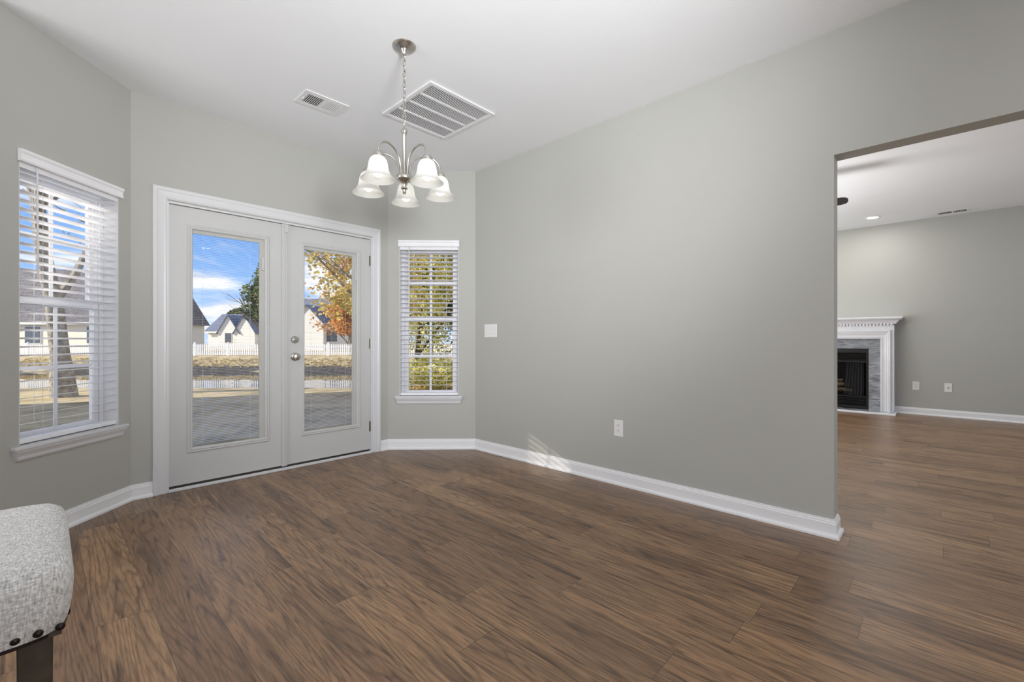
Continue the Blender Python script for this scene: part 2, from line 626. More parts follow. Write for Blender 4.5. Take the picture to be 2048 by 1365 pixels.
M['lawn'] = ramp_mat('dry_winter_lawn', [(0.30, (0.20, 0.17, 0.09)), (0.45, (0.36, 0.29, 0.16)), (0.58, (0.50, 0.40, 0.24)), (0.72, (0.34, 0.33, 0.14))], 1.3, detail=9.0)
M['leaf_yellow'] = ramp_mat('yellow_green_leaf', [(0.30, (0.08, 0.10, 0.03)), (0.42, (0.42, 0.44, 0.11)), (0.52, (0.88, 0.80, 0.28)), (0.64, (0.98, 0.94, 0.60))], 9.0, trans=0.45)
M['leaf_orange'] = ramp_mat('orange_autumn_leaf', [(0.30, (0.28, 0.12, 0.04)), (0.47, (0.62, 0.30, 0.09)), (0.60, (0.80, 0.46, 0.14)), (0.72, (0.72, 0.60, 0.22))], 1.2, trans=0.4)
M['leaf_gold'] = ramp_mat('gold_autumn_leaf', [(0.30, (0.22, 0.22, 0.06)), (0.46, (0.60, 0.50, 0.16)), (0.58, (0.85, 0.62, 0.22)), (0.70, (0.80, 0.42, 0.16))], 0.9, trans=0.4)
M['leaf_green'] = ramp_mat('dark_green_leaf', [(0.32, (0.04, 0.06, 0.02)), (0.5, (0.12, 0.16, 0.05)), (0.68, (0.30, 0.34, 0.12))], 2.0, trans=0.2)
M['leaf_pine'] = ramp_mat('pine_needle', [(0.32, (0.04, 0.06, 0.02)), (0.5, (0.14, 0.18, 0.06)), (0.68, (0.36, 0.36, 0.13))], 2.0, trans=0.25)
M['leaf_dead'] = ramp_mat('dry_yellow_leaf', [(0.32, (0.22, 0.14, 0.09)), (0.5, (0.50, 0.40, 0.20)), (0.68, (0.78, 0.70, 0.34))], 4.0, trans=0.35)


def water():
    m = bpy.data.materials.new('pond_water')
    m.use_nodes = True
    g = N(m.node_tree)
    b = g.n('ShaderNodeBsdfPrincipled')
    out = g.n('ShaderNodeOutputMaterial')
    g.l(b.outputs[0], out.inputs['Surface'])
    b.inputs['Base Color'].default_value = (0.03, 0.032, 0.03, 1)
    b.inputs['Roughness'].default_value = 0.03
    b.inputs['IOR'].default_value = 1.8
    b.inputs['Specular IOR Level'].default_value = 1.0
    geo = g.n('ShaderNodeNewGeometry')
    nz = g.noise(geo.outputs['Position'], 1.2, 2.0)
    bp = g.n('ShaderNodeBump')
    bp.inputs['Strength'].default_value = 0.05
    bp.inputs['Distance'].default_value = 0.05
    g.l(nz.outputs[0], bp.inputs['Height'])
    g.l(bp.outputs[0], b.inputs['Normal'])
    return m


M['water'] = water()

# ------------------------------------------------------------------ setting
H = 2.743          # dining ceiling
HL = 2.82          # living room ceiling
A = (2.94, 3.30)
B = (2.335, 3.905)
C = (0.40, 3.905)
D = (-0.205, 3.30)
T = 0.15


def struct(o, label=None):
    o['kind'] = 'structure'
    if label: o['label'] = label
    return o


def wall_seg(name, origin, rz, L, z1, holes, t, e0=0.0, e1=0.0, mat=None, z0=0.0):
    """wall from origin along local +x; room side at y=0, thickness towards +y; e0/e1 lengthen the outer face"""
    mb = MB()
    xs = sorted(set([0.0, L] + [h[0] for h in holes] + [h[1] for h in holes]))
    for i in range(len(xs) - 1):
        a, b = xs[i], xs[i + 1]
        mid = (a + b) / 2
        hz = sorted([(h[2], h[3]) for h in holes if h[0] < mid < h[1]])
        z = z0
        spans = []
        for q0, q1 in hz:
            if q0 > z: spans.append((z, q0))
            z = q1
        if z < z1: spans.append((z, z1))
        oa = a - e0 if i == 0 else a
        ob = b + e1 if i == len(xs) - 2 else b
        for s0, s1 in spans:
            mb.prism([(a, 0), (b, 0), (ob, t), (oa, t)], s0, s1)
    o = mb.build(name, mat or M['wall'])
    o.location = (origin[0], origin[1], 0)
    o.rotation_euler = (0, 0, rz)
    return struct(o)


floor_poly = [(-3.35, -3.75), (8.9, -3.75), (8.9, 3.50), (3.0, 3.50), (3.03, 3.42), (2.397, 4.055), (0.338, 4.055), (-0.26, 3.45), (-3.35, 3.45)]
fl = MB().prism(floor_poly, -0.12, 0.0).build('floor', M['floor'])
struct(fl, 'brown wood plank floor running through both rooms')
ce = MB().prism([(-3.35, -3.75), (2.99, -3.75), (2.99, 3.32), (3.12, 3.45), (2.45, 4.12), (0.30, 4.12), (-0.35, 3.47), (-3.35, 3.47)], H, H + 0.2).build('ceiling', M['ceiling'])
struct(ce, 'smooth white dining room ceiling')
ce2 = MB().box(2.99, 8.9, -3.75, 3.50, HL, HL + 0.2).build('ceiling', M['ceiling'])
struct(ce2, 'white living room ceiling beyond the opening')

k22 = T * math.tan(math.radians(22.5))
WZ0, WZ1 = 0.505, 2.005
W1 = (0.163, 0.759)
W2 = (0.110, 0.688)
DX0, DX1 = 0.597 - 0.40, 2.158 - 0.40
wall_seg('wall_left', D, PI / 4, 0.8556, H, [(W1[0], W1[1], WZ0, WZ1)], T, 0, k22)
wall_seg('wall_back', C, 0, 1.935, H, [(DX0, DX1, 0.0, 2.045)], T, k22, k22)
wall_seg('wall_corner', B, -PI / 4, 0.8556, H, [(W2[0], W2[1], WZ0, WZ1)], T, k22, 0.06)
# long grey wall with the wide opening to the living room
OPY0, OPY1, OPZ = 0.40, -2.3, 2.07
wall_seg('wall_right', A, -PI / 2, 3.30 + 3.6, HL, [(3.30 - OPY0, 3.30 - OPY1, 0, OPZ)], 0.115)
wall_seg('wall_far', (8.72, 3.36), -PI / 2, 7.06, HL, [], 0.12)
wall_seg('wall_living_side', (3.02, 3.36), 0, 5.80, HL, [], 0.12)
wall_seg('wall_living_front', (8.72, -3.6), PI, 5.67, HL, [(0.9, 4.3, 0.5, 2.4)], 0.12)
wall_seg('wall_kitchen_window_side', (2.94, -3.6), PI, 6.14, H, [(0.6, 4.0, 0.9, 2.4)], 0.12)
wall_seg('wall_kitchen_side', (-3.2, -3.6), PI / 2, 6.9, H, [(1.8, 4.2, 0.9, 2.3)], 0.12)
wall_seg('wall_kitchen_garden_side', (-3.2, 3.30), 0, 2.995, H, [], 0.12)

BASE = [(0.0, 0.0), (0.027, 0.0), (0.027, 0.010), (0.024, 0.017), (0.017, 0.021), (0.013, 0.022), (0.013, 0.076), (0.010, 0.080), (0.0095, 0.088), (0.006, 0.092), (0.006, 0.099), (0.0, 0.100)]
def base(name, path):
    struct(MB().sweep_path(path, BASE).build(name, M['base']))
base('baseboard_left', [(-3.2, 3.30), D, C, (0.513, 3.905)])
base('baseboard_right', [(2.243, 3.905), B, A, (2.94, OPY0), (3.055, OPY0), (3.055, 3.36)])
base('baseboard_far', [(8.72, 0.45), (8.72, -3.6)])
base('baseboard_far', [(3.055, 3.36), (8.72, 3.36), (8.72, 1.95)])

# ------------------------------------------------------------------ windows and their blinds
def window(name, origin, rz, x0, x1, label):
    root = empty(name, (origin[0], origin[1], 0), rz)
    struct(root, label)
    z0, z1 = WZ0 + 0.018, WZ1
    ln = MB()
    ln.box(x0, x0 + 0.004, 0.0, 0.089, z0, z1)
    ln.box(x1 - 0.004, x1, 0.0, 0.089, z0, z1)
    ln.box(x0 + 0.004, x1 - 0.004, 0.0, 0.089, z1 - 0.004, z1)
    ln.build('jamb_liner', M['trim'], root)
    # outer vinyl frame, deep in the wall
    fr = MB()
    fr.sweep_frame(x0, x1, z0, z1, [(0.0, 0.0), (0.0, 0.06), (0.028, 0.06), (0.028, 0.045), (0.036, 0.045), (0.036, 0.0)], y=0.15)
    fr.build('window_frame', M['vinyl'], root)
    mid = 1.288
    for part, a, b, yy in (('upper_sash', mid - 0.022, z1 - 0.030, 0.137), ('lower_sash', z0 + 0.010, mid + 0.022, 0.112)):
        sh = MB()
        sx0, sx1 = x0 + 0.033, x1 - 0.033
        sh.sweep_frame(sx0, sx1, a, b, [(0.0, -0.012), (0.0, 0.012), (0.030, 0.012), (0.036, 0.006), (0.036, -0.012)], y=yy)
        s_ = sh.build(part, M['vinyl'], root)
        g_ = MB().box(sx0 + 0.034, sx1 - 0.034, yy - 0.002, yy + 0.002, a + 0.034, b - 0.034).build('glass', M['glass'], s_)
        mn = MB()
        cx_ = (x0 + x1) / 2
        cz_ = 1.655 if part == 'upper_sash' else 0.915
        mn.box(cx_ - 0.011, cx_ + 0.011, yy - 0.006, yy - 0.0025, a + 0.034, b - 0.034)
        mn.box(sx0 + 0.034, sx1 - 0.034, yy - 0.0065, yy - 0.0022, cz_ - 0.011, cz_ + 0.011)
        mn.build('muntins', M['vinyl'], s_)
    # sill (stool) and tapered apron
    st = MB()
    e = 0.042
    st.box(x0, x1, -0.002, 0.10, WZ0, WZ0 + 0.018)
    st.box(x0 - e, x1 + e, -0.036, 0.0, WZ0, WZ0 + 0.018)
    st.build('window_sill', M['trim'], root, bevel=0.004)
    ap = MB()
    prof = [(0.031, WZ0), (0.029, WZ0 - 0.012), (0.022, WZ0 - 0.022), (0.016, WZ0 - 0.034), (0.015, WZ0 - 0.047), (0.011, WZ0 - 0.056), (0.0, WZ0 - 0.056)]
    vs_, n = [], len(prof)
    for sgn, xe in ((-1, x0 - e + 0.006), (1, x1 + e - 0.006)):
        for o_, z_ in prof:
            inset = (WZ0 - z_) * 0.35
            vs_.append((xe - sgn * inset, -o_, z_))
    fs = [(i, i + 1, n + i + 1, n + i) for i in range(n - 1)]
    vs_ += [(x0 - e + 0.006, 0, WZ0), (x1 + e - 0.006, 0, WZ0)]
    fs += [tuple(range(n)) + (2 * n,), tuple(range(2 * n - 1, n - 1, -1)) + (2 * n + 1,)]
    ap.add(vs_, fs)
    ap.build('apron', M['trim'], root)
    return root


def blind(origin, rz, x0, x1, wand_x, cords, label):
    root = empty('window_blind', (origin[0], origin[1], 0), rz)
    tag(root, label, 'window blind', 'white wood slat blinds')
    va = MB()
    v0, v1 = x0 - 0.010, x1 + 0.010
    P_ = [(0.004, 1.992), (0.022, 1.992), (0.026, 2.000), (0.022, 2.010), (0.022, 2.030), (0.030, 2.040), (0.031, 2.052), (0.004, 2.055)]
    n = len(P_)
    va.add([(v0, -a, b) for a, b in P_] + [(v1, -a, b) for a, b in P_],
           [tuple(range(n)), tuple(range(2 * n - 1, n - 1, -1))] + [(i, (i + 1) % n, n + (i + 1) % n, n + i) for i in range(n)])
    va.build('valance', M['slat'], root)
    MB().box(x0 + 0.004, x1 - 0.004, 0.006, 0.058, 1.966, 2.000).build('head_rail', M['slat'], root)
    sl = MB()
    th = 0.15
    zt, zb, p = 1.938, 0.585, 0.0452
    nsl = int((zt - zb) / p) + 1
    for i in range(nsl):
        zc = zt - i * p
        yc = 0.033
        c_, s_ = math.cos(th) * 0.025, math.sin(th) * 0.025
        y0, y1 = yc - c_, yc + c_
        za, zb_ = zc + s_, zc - s_      # inner edge higher than the outer one
        t2 = 0.0013
        sl.add([(x0 + 0.006, y0, za - t2), (x1 - 0.006, y0, za - t2), (x1 - 0.006, y1, zb_ - t2), (x0 + 0.006, y1, zb_ - t2),
                (x0 + 0.006, y0, za + t2), (x1 - 0.006, y0, za + t2), (x1 - 0.006, y1, zb_ + t2), (x0 + 0.006, y1, zb_ + t2)],
               [(0, 3, 2, 1), (4, 5, 6, 7), (0, 1, 5, 4), (1, 2, 6, 5), (2, 3, 7, 6), (3, 0, 4, 7)])
    sl.build('slats', M['slat'], root)
    MB().box(x0 + 0.006, x1 - 0.006, 0.008, 0.058, 0.530, 0.552).build('bottom_rail', M['slat'], root, bevel=0.003)
    for cx_ in cords:
        cd = MB()
        for yy in (0.0095, 0.0565):
            cd.tube([(cx_, yy, 1.96), (cx_, yy, 0.55)], 0.0009, 6)
        for i in range(nsl):
            zc = zt - i * p
            cd.tube([(cx_ + 0.004, 0.010, zc - 0.004 + 0.005), (cx_ + 0.004, 0.056, zc - 0.004 - 0.005)], 0.0006, 4)
        cd.build('ladder_cord', M['cord'], root)
    wd = MB()
    wd.tube([(wand_x, -0.002, 1.99), (wand_x, -0.006, 1.97), (wand_x, -0.010, 1.40)], 0.0042, 8)
    wd.build('tilt_wand', M['cord'], root)
    return root


window('window_1', D, PI / 4, W1[0], W1[1], 'tall white double hung window left of the french doors')
window('window_2', B, -PI / 4, W2[0], W2[1], 'narrow white double hung window right of the french doors')
blind(D, PI / 4, W1[0], W1[1], W1[0] + 0.085, (W1[0] + 0.13, W1[1] - 0.12),
      'white wood slat blind hanging in the large window left of the french doors')
blind(B, -PI / 4, W2[0], W2[1], W2[0] + 0.095, (W2[0] + 0.13, W2[1] - 0.12),
      'white wood slat blind hanging in the narrow window between french doors and light switch')

# ------------------------------------------------------------------ french doors
YD = 3.905
def leaf(name, x0, x1, lx0, lx1, gx0, gx1, sl_x, label):
    """x0..x1 slab, lx0..lx1 outer edge of the lite moulding, gx0..gx1 visible glass"""
    root = empty(name, (0, 0, 0))
    struct(root, label)
    z0, z1 = 0.034, 2.032
    f0, f1 = YD + 0.012, YD + 0.056
    lz0, lz1 = 0.252, 1.914
    h = 0.022
    sb = MB()
    for a, b, c_, d_ in ((x0, lx0 + h, z0, z1), (lx1 - h, x1, z0, z1), (lx0 + h, lx1 - h, z0, lz0 + h), (lx0 + h, lx1 - h, lz1 - h, z1)):
        sb.box(a, b, f0, f1, c_, d_)
    sb.build('door_panel', M['door'], root)
    mo = MB()
    mo.sweep_frame(lx0, lx1, lz0, lz1, [(0.0, 0.0), (0.0, 0.004), (0.007, 0.009), (0.013, 0.009), (0.017, 0.006), (0.022, 0.011), (0.030, 0.010), (0.036, 0.004), (0.036, -0.012)], y=f0)
    mo.build('glass_moulding', M['door'], root)
    # cassette: grey band above and beside the blind
    cb = MB()
    i0, i1 = lx0 + 0.034, lx1 - 0.034
    cb.box(i0, i1, f0 + 0.010, f0 + 0.022, 1.852, lz1 - 0.034)
    cb.box(gx1, i1, f0 + 0.0102, f0 + 0.022, lz0 + 0.034, 1.852)
    cb.build('blind_cassette', M['band'], root)
    tb = MB().box(sl_x - 0.009, sl_x + 0.009, f0 - 0.004, f0 + 0.0102, 1.632, 1.735)
    tb.build('blind_slider', M['door'], root, bevel=0.002)
    gl = MB().box(i0, i1, f0 + 0.0085, f0 + 0.0098, lz0 + 0.034, lz1 - 0.034)
    gl.build('glass', M['glass'], root)
    gl2 = MB().box(i0, i1, f0 + 0.034, f0 + 0.0355, lz0 + 0.034, lz1 - 0.034)
    gl2.build('outer_glass', M['glass'], root)
    bl = MB()
    z = 1.846
    th = math.radians(-4)
    while z > 0.300:
        c_, s_ = 0.0076 * math.cos(th), 0.0076 * math.sin(th)
        yc = f0 + 0.028 - 0.006
        bl.add([(gx0 + 0.001, yc - c_, z + s_), (gx1 - 0.001, yc - c_, z + s_), (gx1 - 0.001, yc, z + 0.0008), (gx0 + 0.001, yc, z + 0.0008), (gx1 - 0.001, yc + c_, z - s_), (gx0 + 0.001, yc + c_, z - s_)],
               [(0, 1, 2, 3), (3, 2, 4, 5)])
        z -= 0.0122
    bl.build('mini_blind', M['mini'], root, recalc=False)
    cd = MB()
    for cxx in (gx0 + 0.065, gx1 - 0.065):
        cd.tube([(cxx, f0 + 0.014, 1.85), (cxx, f0 + 0.014, 0.29)], 0.0008, 5)
    cd.build('blind_cord', M['cord'], root)
    return root


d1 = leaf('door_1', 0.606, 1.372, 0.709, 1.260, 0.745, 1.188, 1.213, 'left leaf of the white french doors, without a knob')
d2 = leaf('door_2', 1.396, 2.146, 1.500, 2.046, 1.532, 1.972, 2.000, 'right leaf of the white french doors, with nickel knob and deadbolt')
ag = MB()
ag.box(1.350, 1.392, YD - 0.004, YD + 0.012, 0.030, 2.034)
ag.box(1.358, 1.374, YD - 0.008, YD - 0.004, 0.030, 2.034)
ag.build('astragal', M['door'], d1, bevel=0.002)
MB().box(1.366, 1.396, YD - 0.018, YD - 0.002, 1.962, 2.030).build('strike_block', M['door'], d1, bevel=0.002)
kn = MB()
kn.lathe([(0.0, -0.002), (0.033, -0.002), (0.034, -0.006), (0.030, -0.010), (0.014, -0.014), (0.012, -0.030), (0.020, -0.036), (0.028, -0.046), (0.029, -0.054), (0.025, -0.062), (0.015, -0.066), (0.0, -0.067)], (1.456, YD + 0.012, 0.933), 28, 'Y')
k_ = kn.build('door_knob', M['nickel'], d2, smooth=True)
MB().box(1.452, 1.460, YD - 0.0575, YD - 0.0545, 0.931, 0.935).build('key_slot', M['slot'], k_)
db = MB()
db.lathe([(0.0, -0.002), (0.031, -0.002), (0.031, -0.010), (0.026, -0.016), (0.018, -0.017), (0.0, -0.017)], (1.456, YD + 0.012, 1.076), 28, 'Y')
d_ = db.build('deadbolt', M['nickel'], d2, smooth=True)
MB().bar((1.442, YD - 0.013, 1.078), (1.470, YD - 0.013, 1.074), 0.016, 0.009).build('thumb_turn', M['nickel'], d_, bevel=0.002)
for hz in (1.830, 1.041, 0.251):
    hg = MB()
    hg.tube([(2.150, YD + 0.003, hz - 0.05), (2.150, YD + 0.003, hz + 0.05)], 0.0062, 10)
    hg.box(2.136, 2.1495, YD + 0.0095, YD + 0.0125, hz - 0.048, hz + 0.048)
    hg.build('hinge', M['satin'], d2, smooth=True)

cs = MB()
cs.sweep_frame(0.513, 2.243, 0.0, 2.141, [(0.0, 0.0), (0.0, 0.017), (0.006, 0.020), (0.022, 0.019), (0.030, 0.015), (0.046, 0.013), (0.062, 0.012), (0.072, 0.013), (0.078, 0.009), (0.082, 0.009), (0.082, 0.0)], y=YD, closed=False)
struct(cs.build('trim_1', M['trim']), 'white casing around the french doors')
jb = MB()
for a, b in ((0.592, 0.604), (2.148, 2.160)):
    jb.box(a, b, YD - 0.006, YD + 0.15, 0.0, 2.046)
jb.box(0.604, 2.148, YD - 0.006, YD + 0.15, 2.036, 2.048)
struct(jb.build('trim_2', M['trim']), 'white door jamb and head')
th_ = MB().box(0.604, 2.148, YD + 0.004, YD + 0.15, 0.0, 0.014)
struct(th_.build('trim_3', M['dark']), 'dark door threshold')
struct(MB().box(0.600, 2.152, YD - 0.022, YD + 0.004, 0.0, 0.020).build('trim_4', M['trim'], bevel=0.004), 'white strip along the door threshold')
struct(MB().box(0.606, 2.146, YD + 0.020, YD + 0.052, 0.014, 0.033).build('trim_5', M['dark']), 'dark strip for the shaded gap under the doors')  # shade of the gap below the leaves, put in as a dark strip

# ------------------------------------------------------------------ chandelier
CX, CY = 1.412, 2.190
ch = empty('chandelier', (CX, CY, H))
tag(ch, 'brushed nickel chandelier with five frosted glass bell shades hanging on a chain', 'chandelier')
Z = lambda z: z - H
cn_ = MB().lathe([(0.066, Z(2.743)), (0.066, Z(2.739)), (0.060, Z(2.732)), (0.046, Z(2.724)), (0.024, Z(2.718)), (0.018, Z(2.708)), (0.012, Z(2.700)), (0.010, Z(2.692)), (0.0, Z(2.690))], seg=36)
cn_.build('canopy', M['nickel'], ch, smooth=True)
chain = MB()
zc = 2.692
i = 0
while zc > 2.325:
    L_ = 0.036 if zc > 2.345 else 0.046
    pts = []
    for k in range(16):
        a = 2 * PI * k / 16
        wx = 0.0085 * math.cos(a)
        hz = (L_ / 2) * math.sin(a)
        ang = 0.5 + (i % 2) * PI / 2
        pts.append((wx * math.cos(ang), wx * math.sin(ang), Z(zc - L_ / 2) + hz))
    chain.tube(pts, 0.0025, 6, closed=True)
    zc -= L_ - 0.0055
    i += 1
chain.build('chain', M['nickel'], ch, smooth=True)
zt_ = zc + 0.004
wire = MB()
wire.tube([(0.004 * math.sin(t * 1.7), 0.004 * math.cos(t * 2.1), Z(2.70 - t * (2.70 - 2.27) / 20)) for t in range(21)], 0.0013, 6)
wire.build('power_cord', M['nickel'], ch, smooth=True)
loop = MB()
loop.tube([(0.012 * math.cos(2 * PI * k / 20 ) * math.cos(0.9), 0.012 * math.cos(2 * PI * k / 20) * math.sin(0.9), Z(2.303) + 0.022 * math.sin(2 * PI * k / 20)) for k in range(20)], 0.0022, 8, closed=True)
loop.build('hanging_loop', M['nickel'], ch, smooth=True)
st_ = MB().lathe([(0.0, Z(2.284)), (0.007, Z(2.283)), (0.008, Z(2.276)), (0.014, Z(2.270)), (0.0175, Z(2.262)), (0.0175, Z(2.254)), (0.013, Z(2.245)), (0.014, Z(2.240)), (0.011, Z(2.236)), (0.0105, Z(2.020)), (0.018, Z(2.014)), (0.022, Z(2.010)),
                  (0.040, Z(2.006)), (0.046, Z(1.998)), (0.046, Z(1.988)), (0.040, Z(1.978)), (0.026, Z(1.970)), (0.018, Z(1.962)), (0.013, Z(1.950)), (0.011, Z(1.942)), (0.018, Z(1.936)), (0.019, Z(1.931)), (0.012, Z(1.926)), (0.009, Z(1.918)), (0.011, Z(1.910)), (0.007, Z(1.902)), (0.0, Z(1.900))], seg=24)
st_.build('centre_column', M['nickel'], ch, smooth=True)
RIM = 0.214
fwd2 = Vector((math.cos(YAW), math.sin(YAW)))
rgt2 = Vector((math.sin(YAW), -math.cos(YAW)))
for k in range(5):
    a = math.radians(-115 + 72 * k)
    dirv = rgt2 * math.cos(a) + fwd2 * math.sin(a)
    dx, dy = dirv.x, dirv.y
    # arm
    pts = []
    ctrl = [(0.030, 2.006), (0.031, 2.04), (0.040, 2.078), (0.060, 2.108), (0.092, 2.130), (0.130, 2.138), (0.168, 2.132), (0.195, 2.114), (0.209, 2.090), (0.214, 2.062)]
    for j in range(len(ctrl) - 1):
        for t in (0, 0.33, 0.66):
            p0 = ctrl[max(0, j - 1)]; p1 = ctrl[j]; p2 = ctrl[j + 1]; p3 = ctrl[min(len(ctrl) - 1, j + 2)]
            q = [0.5 * (2 * p1[m_] + (p2[m_] - p0[m_]) * t + (2 * p0[m_] - 5 * p1[m_] + 4 * p2[m_] - p3[m_]) * t * t + (3 * p1[m_] - p0[m_] - 3 * p2[m_] + p3[m_]) * t ** 3) for m_ in (0, 1)]
            pts.append((dx * q[0], dy * q[0], Z(q[1])))
    pts.append((dx * ctrl[-1][0], dy * ctrl[-1][0], Z(ctrl[-1][1])))
    arm = MB().tube(pts, 0.0060, 10).build('arm', M['nickel'], ch, smooth=True)
    c0 = (dx * RIM, dy * RIM, 0)
    MB().lathe([(0.0, Z(2.064)), (0.010, Z(2.064)), (0.022, Z(2.058)), (0.026, Z(2.050)), (0.027, Z(2.043)), (0.031, Z(2.041)), (0.031, Z(2.032)), (0.0, Z(2.032))], c0, 24).build('shade_holder', M['nickel'], arm, smooth=True)
    prof = [(0.025, 2.036), (0.034, 2.030), (0.043, 2.018), (0.049, 2.000), (0.052, 1.980), (0.056, 1.960), (0.063, 1.943), (0.074, 1.928), (0.086, 1.918), (0.090, 1.914)]
    prof2 = [(r - 0.003, z - 0.001) for r, z in prof[::-1]]
    sh = MB().lathe([(r, Z(z)) for r, z in prof] + [(r, Z(z)) for r, z in prof2], c0, 36)
    so = sh.build('glass_shade', M['shade'], ch, smooth=True)
    bb = MB().lathe([(0.0, Z(1.926)), (0.012, Z(1.928)), (0.022, Z(1.936)), (0.028, Z(1.950)), (0.027, Z(1.966)), (0.020, Z(1.984)), (0.013, Z(1.998)), (0.012, Z(2.028))], c0, 20)
    bb.build('bulb', M['bulb'], so, smooth=True)

# ------------------------------------------------------------------ ceiling grilles
def supply_register(loc, rz, L_, Wd, label, group='ceiling supply registers', both_open=False, by=0.040, dp=0.006):
    r = empty('supply_register', loc, rz)
    tag(r, label, 'air vent', group)
    fr = MB()
    x, y = L_ / 2, Wd / 2
    bx = 0.032
    for a in ((-x, x, -y, -y + by), (-x, x, y - by, y), (-x, -x + bx, -y + by, y - by), (x - bx, x, -y + by, y - by), (-0.008, 0.008, -y + by, y - by)):
        fr.box(a[0], a[1], a[2], a[3], -dp, 0.0)
    fr.build('register_frame', M['grille'], r)
    MB().box(-x + bx, x - bx, -y + by, y - by, -0.0015, -0.0002).build('dark_duct_plate', M['duct'], r)  # flat near-black plate stands for the shade inside the duct
    lv = MB()
    for half in (-1, 1):
        n = 9
        a0 = -x + bx if half < 0 else 0.008
        a1 = -0.008 if half < 0 else x - bx
        for i in range(n):
            c_ = a0 + (a1 - a0) * (i + 0.5) / n
            wv = (a1 - a0) / n * (0.3 if both_open else 0.50)
            dd = 0.0028
            lv.bar((c_, -y + by, -dp * 0.75), (c_, y - by, -dp * 0.75), wv if (half < 0 or both_open) else wv * 1.3, 0.0012, up=(0.35 * half, 0, 1))
    lv.build('louvres', M['grille'], r)
    MB().box(-x + bx - 0.012, -x + bx - 0.006, 0.0, 0.022, -0.014, -0.006).build('damper_lever', M['grille'], r)
    return r


supply_register((1.352, 3.138, H), 0, 0.30, 0.21, 'small white ceiling register with a lever between chandelier and french doors')
supply_register((8.50, -0.16, HL), PI / 2, 0.34, 0.17, 'white ceiling register in the living room near the far wall', both_open=True, by=0.026, dp=0.003)

rg = empty('return_air_grille', (2.0, 2.651, H))
tag(rg, 'large square white return air grille with four louvred sections on the dining ceiling', 'air vent')
hx, hy = 0.288, 0.297
gr = MB()
for a in ((-hx, hx, -hy, -hy + 0.03), (-hx, hx, hy - 0.03, hy), (-hx, -hx + 0.03, -hy + 0.03, hy - 0.03), (hx - 0.03, hx, -hy + 0.03, hy - 0.03)):
    gr.box(a[0], a[1], a[2], a[3], -0.012, 0.0)
gr.build('grille_frame', M['grille'], rg, bevel=0.002)
inn = MB()
ix, iy = hx - 0.036, hy - 0.036
inn.sweep_frame(-ix - 0.012, ix + 0.012, -iy - 0.012, iy + 0.012, [(0, 0), (0, 0.001), (0.012, 0.001), (0.012, 0)], y=0)
sec = []
n = 4
bw = 0.016
sl_ = (2 * iy - 3 * bw) / n
dv = MB()
for i in range(n - 1):
    y0 = -iy + (i + 1) * sl_ + i * bw
    dv.box(-ix, ix, y0, y0 + bw, -0.010, -0.002)
dv.build('dividers', M['grille'], rg)
MB().box(-ix - 0.005, ix + 0.005, -iy - 0.005, iy + 0.005, -0.0015, -0.0002).build('dark_duct_plate', M['duct'], rg)  # near-black sheet in place of the duct's shaded inside
lv = MB()
cnt = 38
for i in range(n):
    y0 = -iy + i * (sl_ + bw)
    for k in range(cnt):
        c_ = -ix + 2 * ix * (k + 0.5) / cnt
        lv.bar((c_, y0, -0.0055), (c_, y0 + sl_, -0.0055), 0.0043, 0.0012, up=(0.5, 0, 1))
lv.build('louvres', M['grille'], rg)
for sx_, sy_ in ((-hx + 0.05, hy - 0.015), (hx - 0.05, hy - 0.015), (hx - 0.015, 0.05)):
    sc_ = MB().lathe([(0.004, -0.012), (0.0035, -0.0135), (0.0, -0.0138)], (sx_, sy_, 0), 8)
    sc_.build('screw', M['satin'], rg)

# ------------------------------------------------------------------ switch and outlets
def plate_on(name, loc, rz, wd, h, label, cat, group=None):
    r = empty(name, loc, rz)
    tag(r, label, cat, group)
    MB().box(-wd / 2, wd / 2, -0.006, -0.0005, -h / 2, h / 2).build('wall_plate', M['plate'], r, bevel=0.002)
    return r


sw = plate_on('light_switch', (2.94, 3.078, 1.163), -PI / 2, 0.170, 0.124, 'white triple light switch plate beside the narrow window', 'light switch')
for k in (-1, 0, 1):
    rk = MB()
    rk.box(k * 0.046 - 0.0165, k * 0.046 + 0.0165, -0.0078, -0.006, -0.033, 0.033)
    rr = rk.build('rocker', M['plate'], sw, bevel=0.001)
    MB().sweep_frame(k * 0.046 - 0.0175, k * 0.046 + 0.0175, -0.034, 0.034, [(0, 0.0001), (0, 0.0004), (0.0016, 0.0004), (0.0016, 0.0001)], y=-0.006).build('rocker_gap', M['band'], rr)


def outlet(loc, rz, label):
    r = plate_on('wall_outlet', loc, rz, 0.076, 0.122, label, 'wall outlet', 'duplex wall outlets')
    MB().box(-0.0168, 0.0168, -0.0078, -0.006, -0.034, 0.034).build('receptacle', M['plate'], r, bevel=0.001)
    sl2 = MB()
    for s_ in (-1, 1):
        z = s_ * 0.019
        for xx, hh in ((-0.0065, 0.008), (0.0065, 0.0065)):
            sl2.box(xx - 0.0012, xx + 0.0012, -0.0084, -0.0078, z + 0.001, z + 0.001 + hh)
        sl2.box(-0.0024, 0.0024, -0.0084, -0.0078, z - 0.0095, z - 0.005)
    sl2.build('slots', M['slot'], r)
    return r


outlet((2.94, 1.705, 0.418), -PI / 2, 'white duplex outlet low on the long grey dining wall')
outlet((8.72, 0.213, 0.417), -PI / 2, 'white duplex outlet beside the fireplace in the living room')
cp = plate_on('cable_plate', (8.72, -0.122, 0.411), -PI / 2, 0.078, 0.122, 'white cable plate with one dark jack, right of the living room outlet', 'wall plate')
MB().lathe([(0.006, 0), (0.006, -0.008), (0.0035, -0.010), (0.0, -0.010)], (0.0, -0.006, 0.0), 12, 'Y').build('cable_jack', M['slot'], cp)

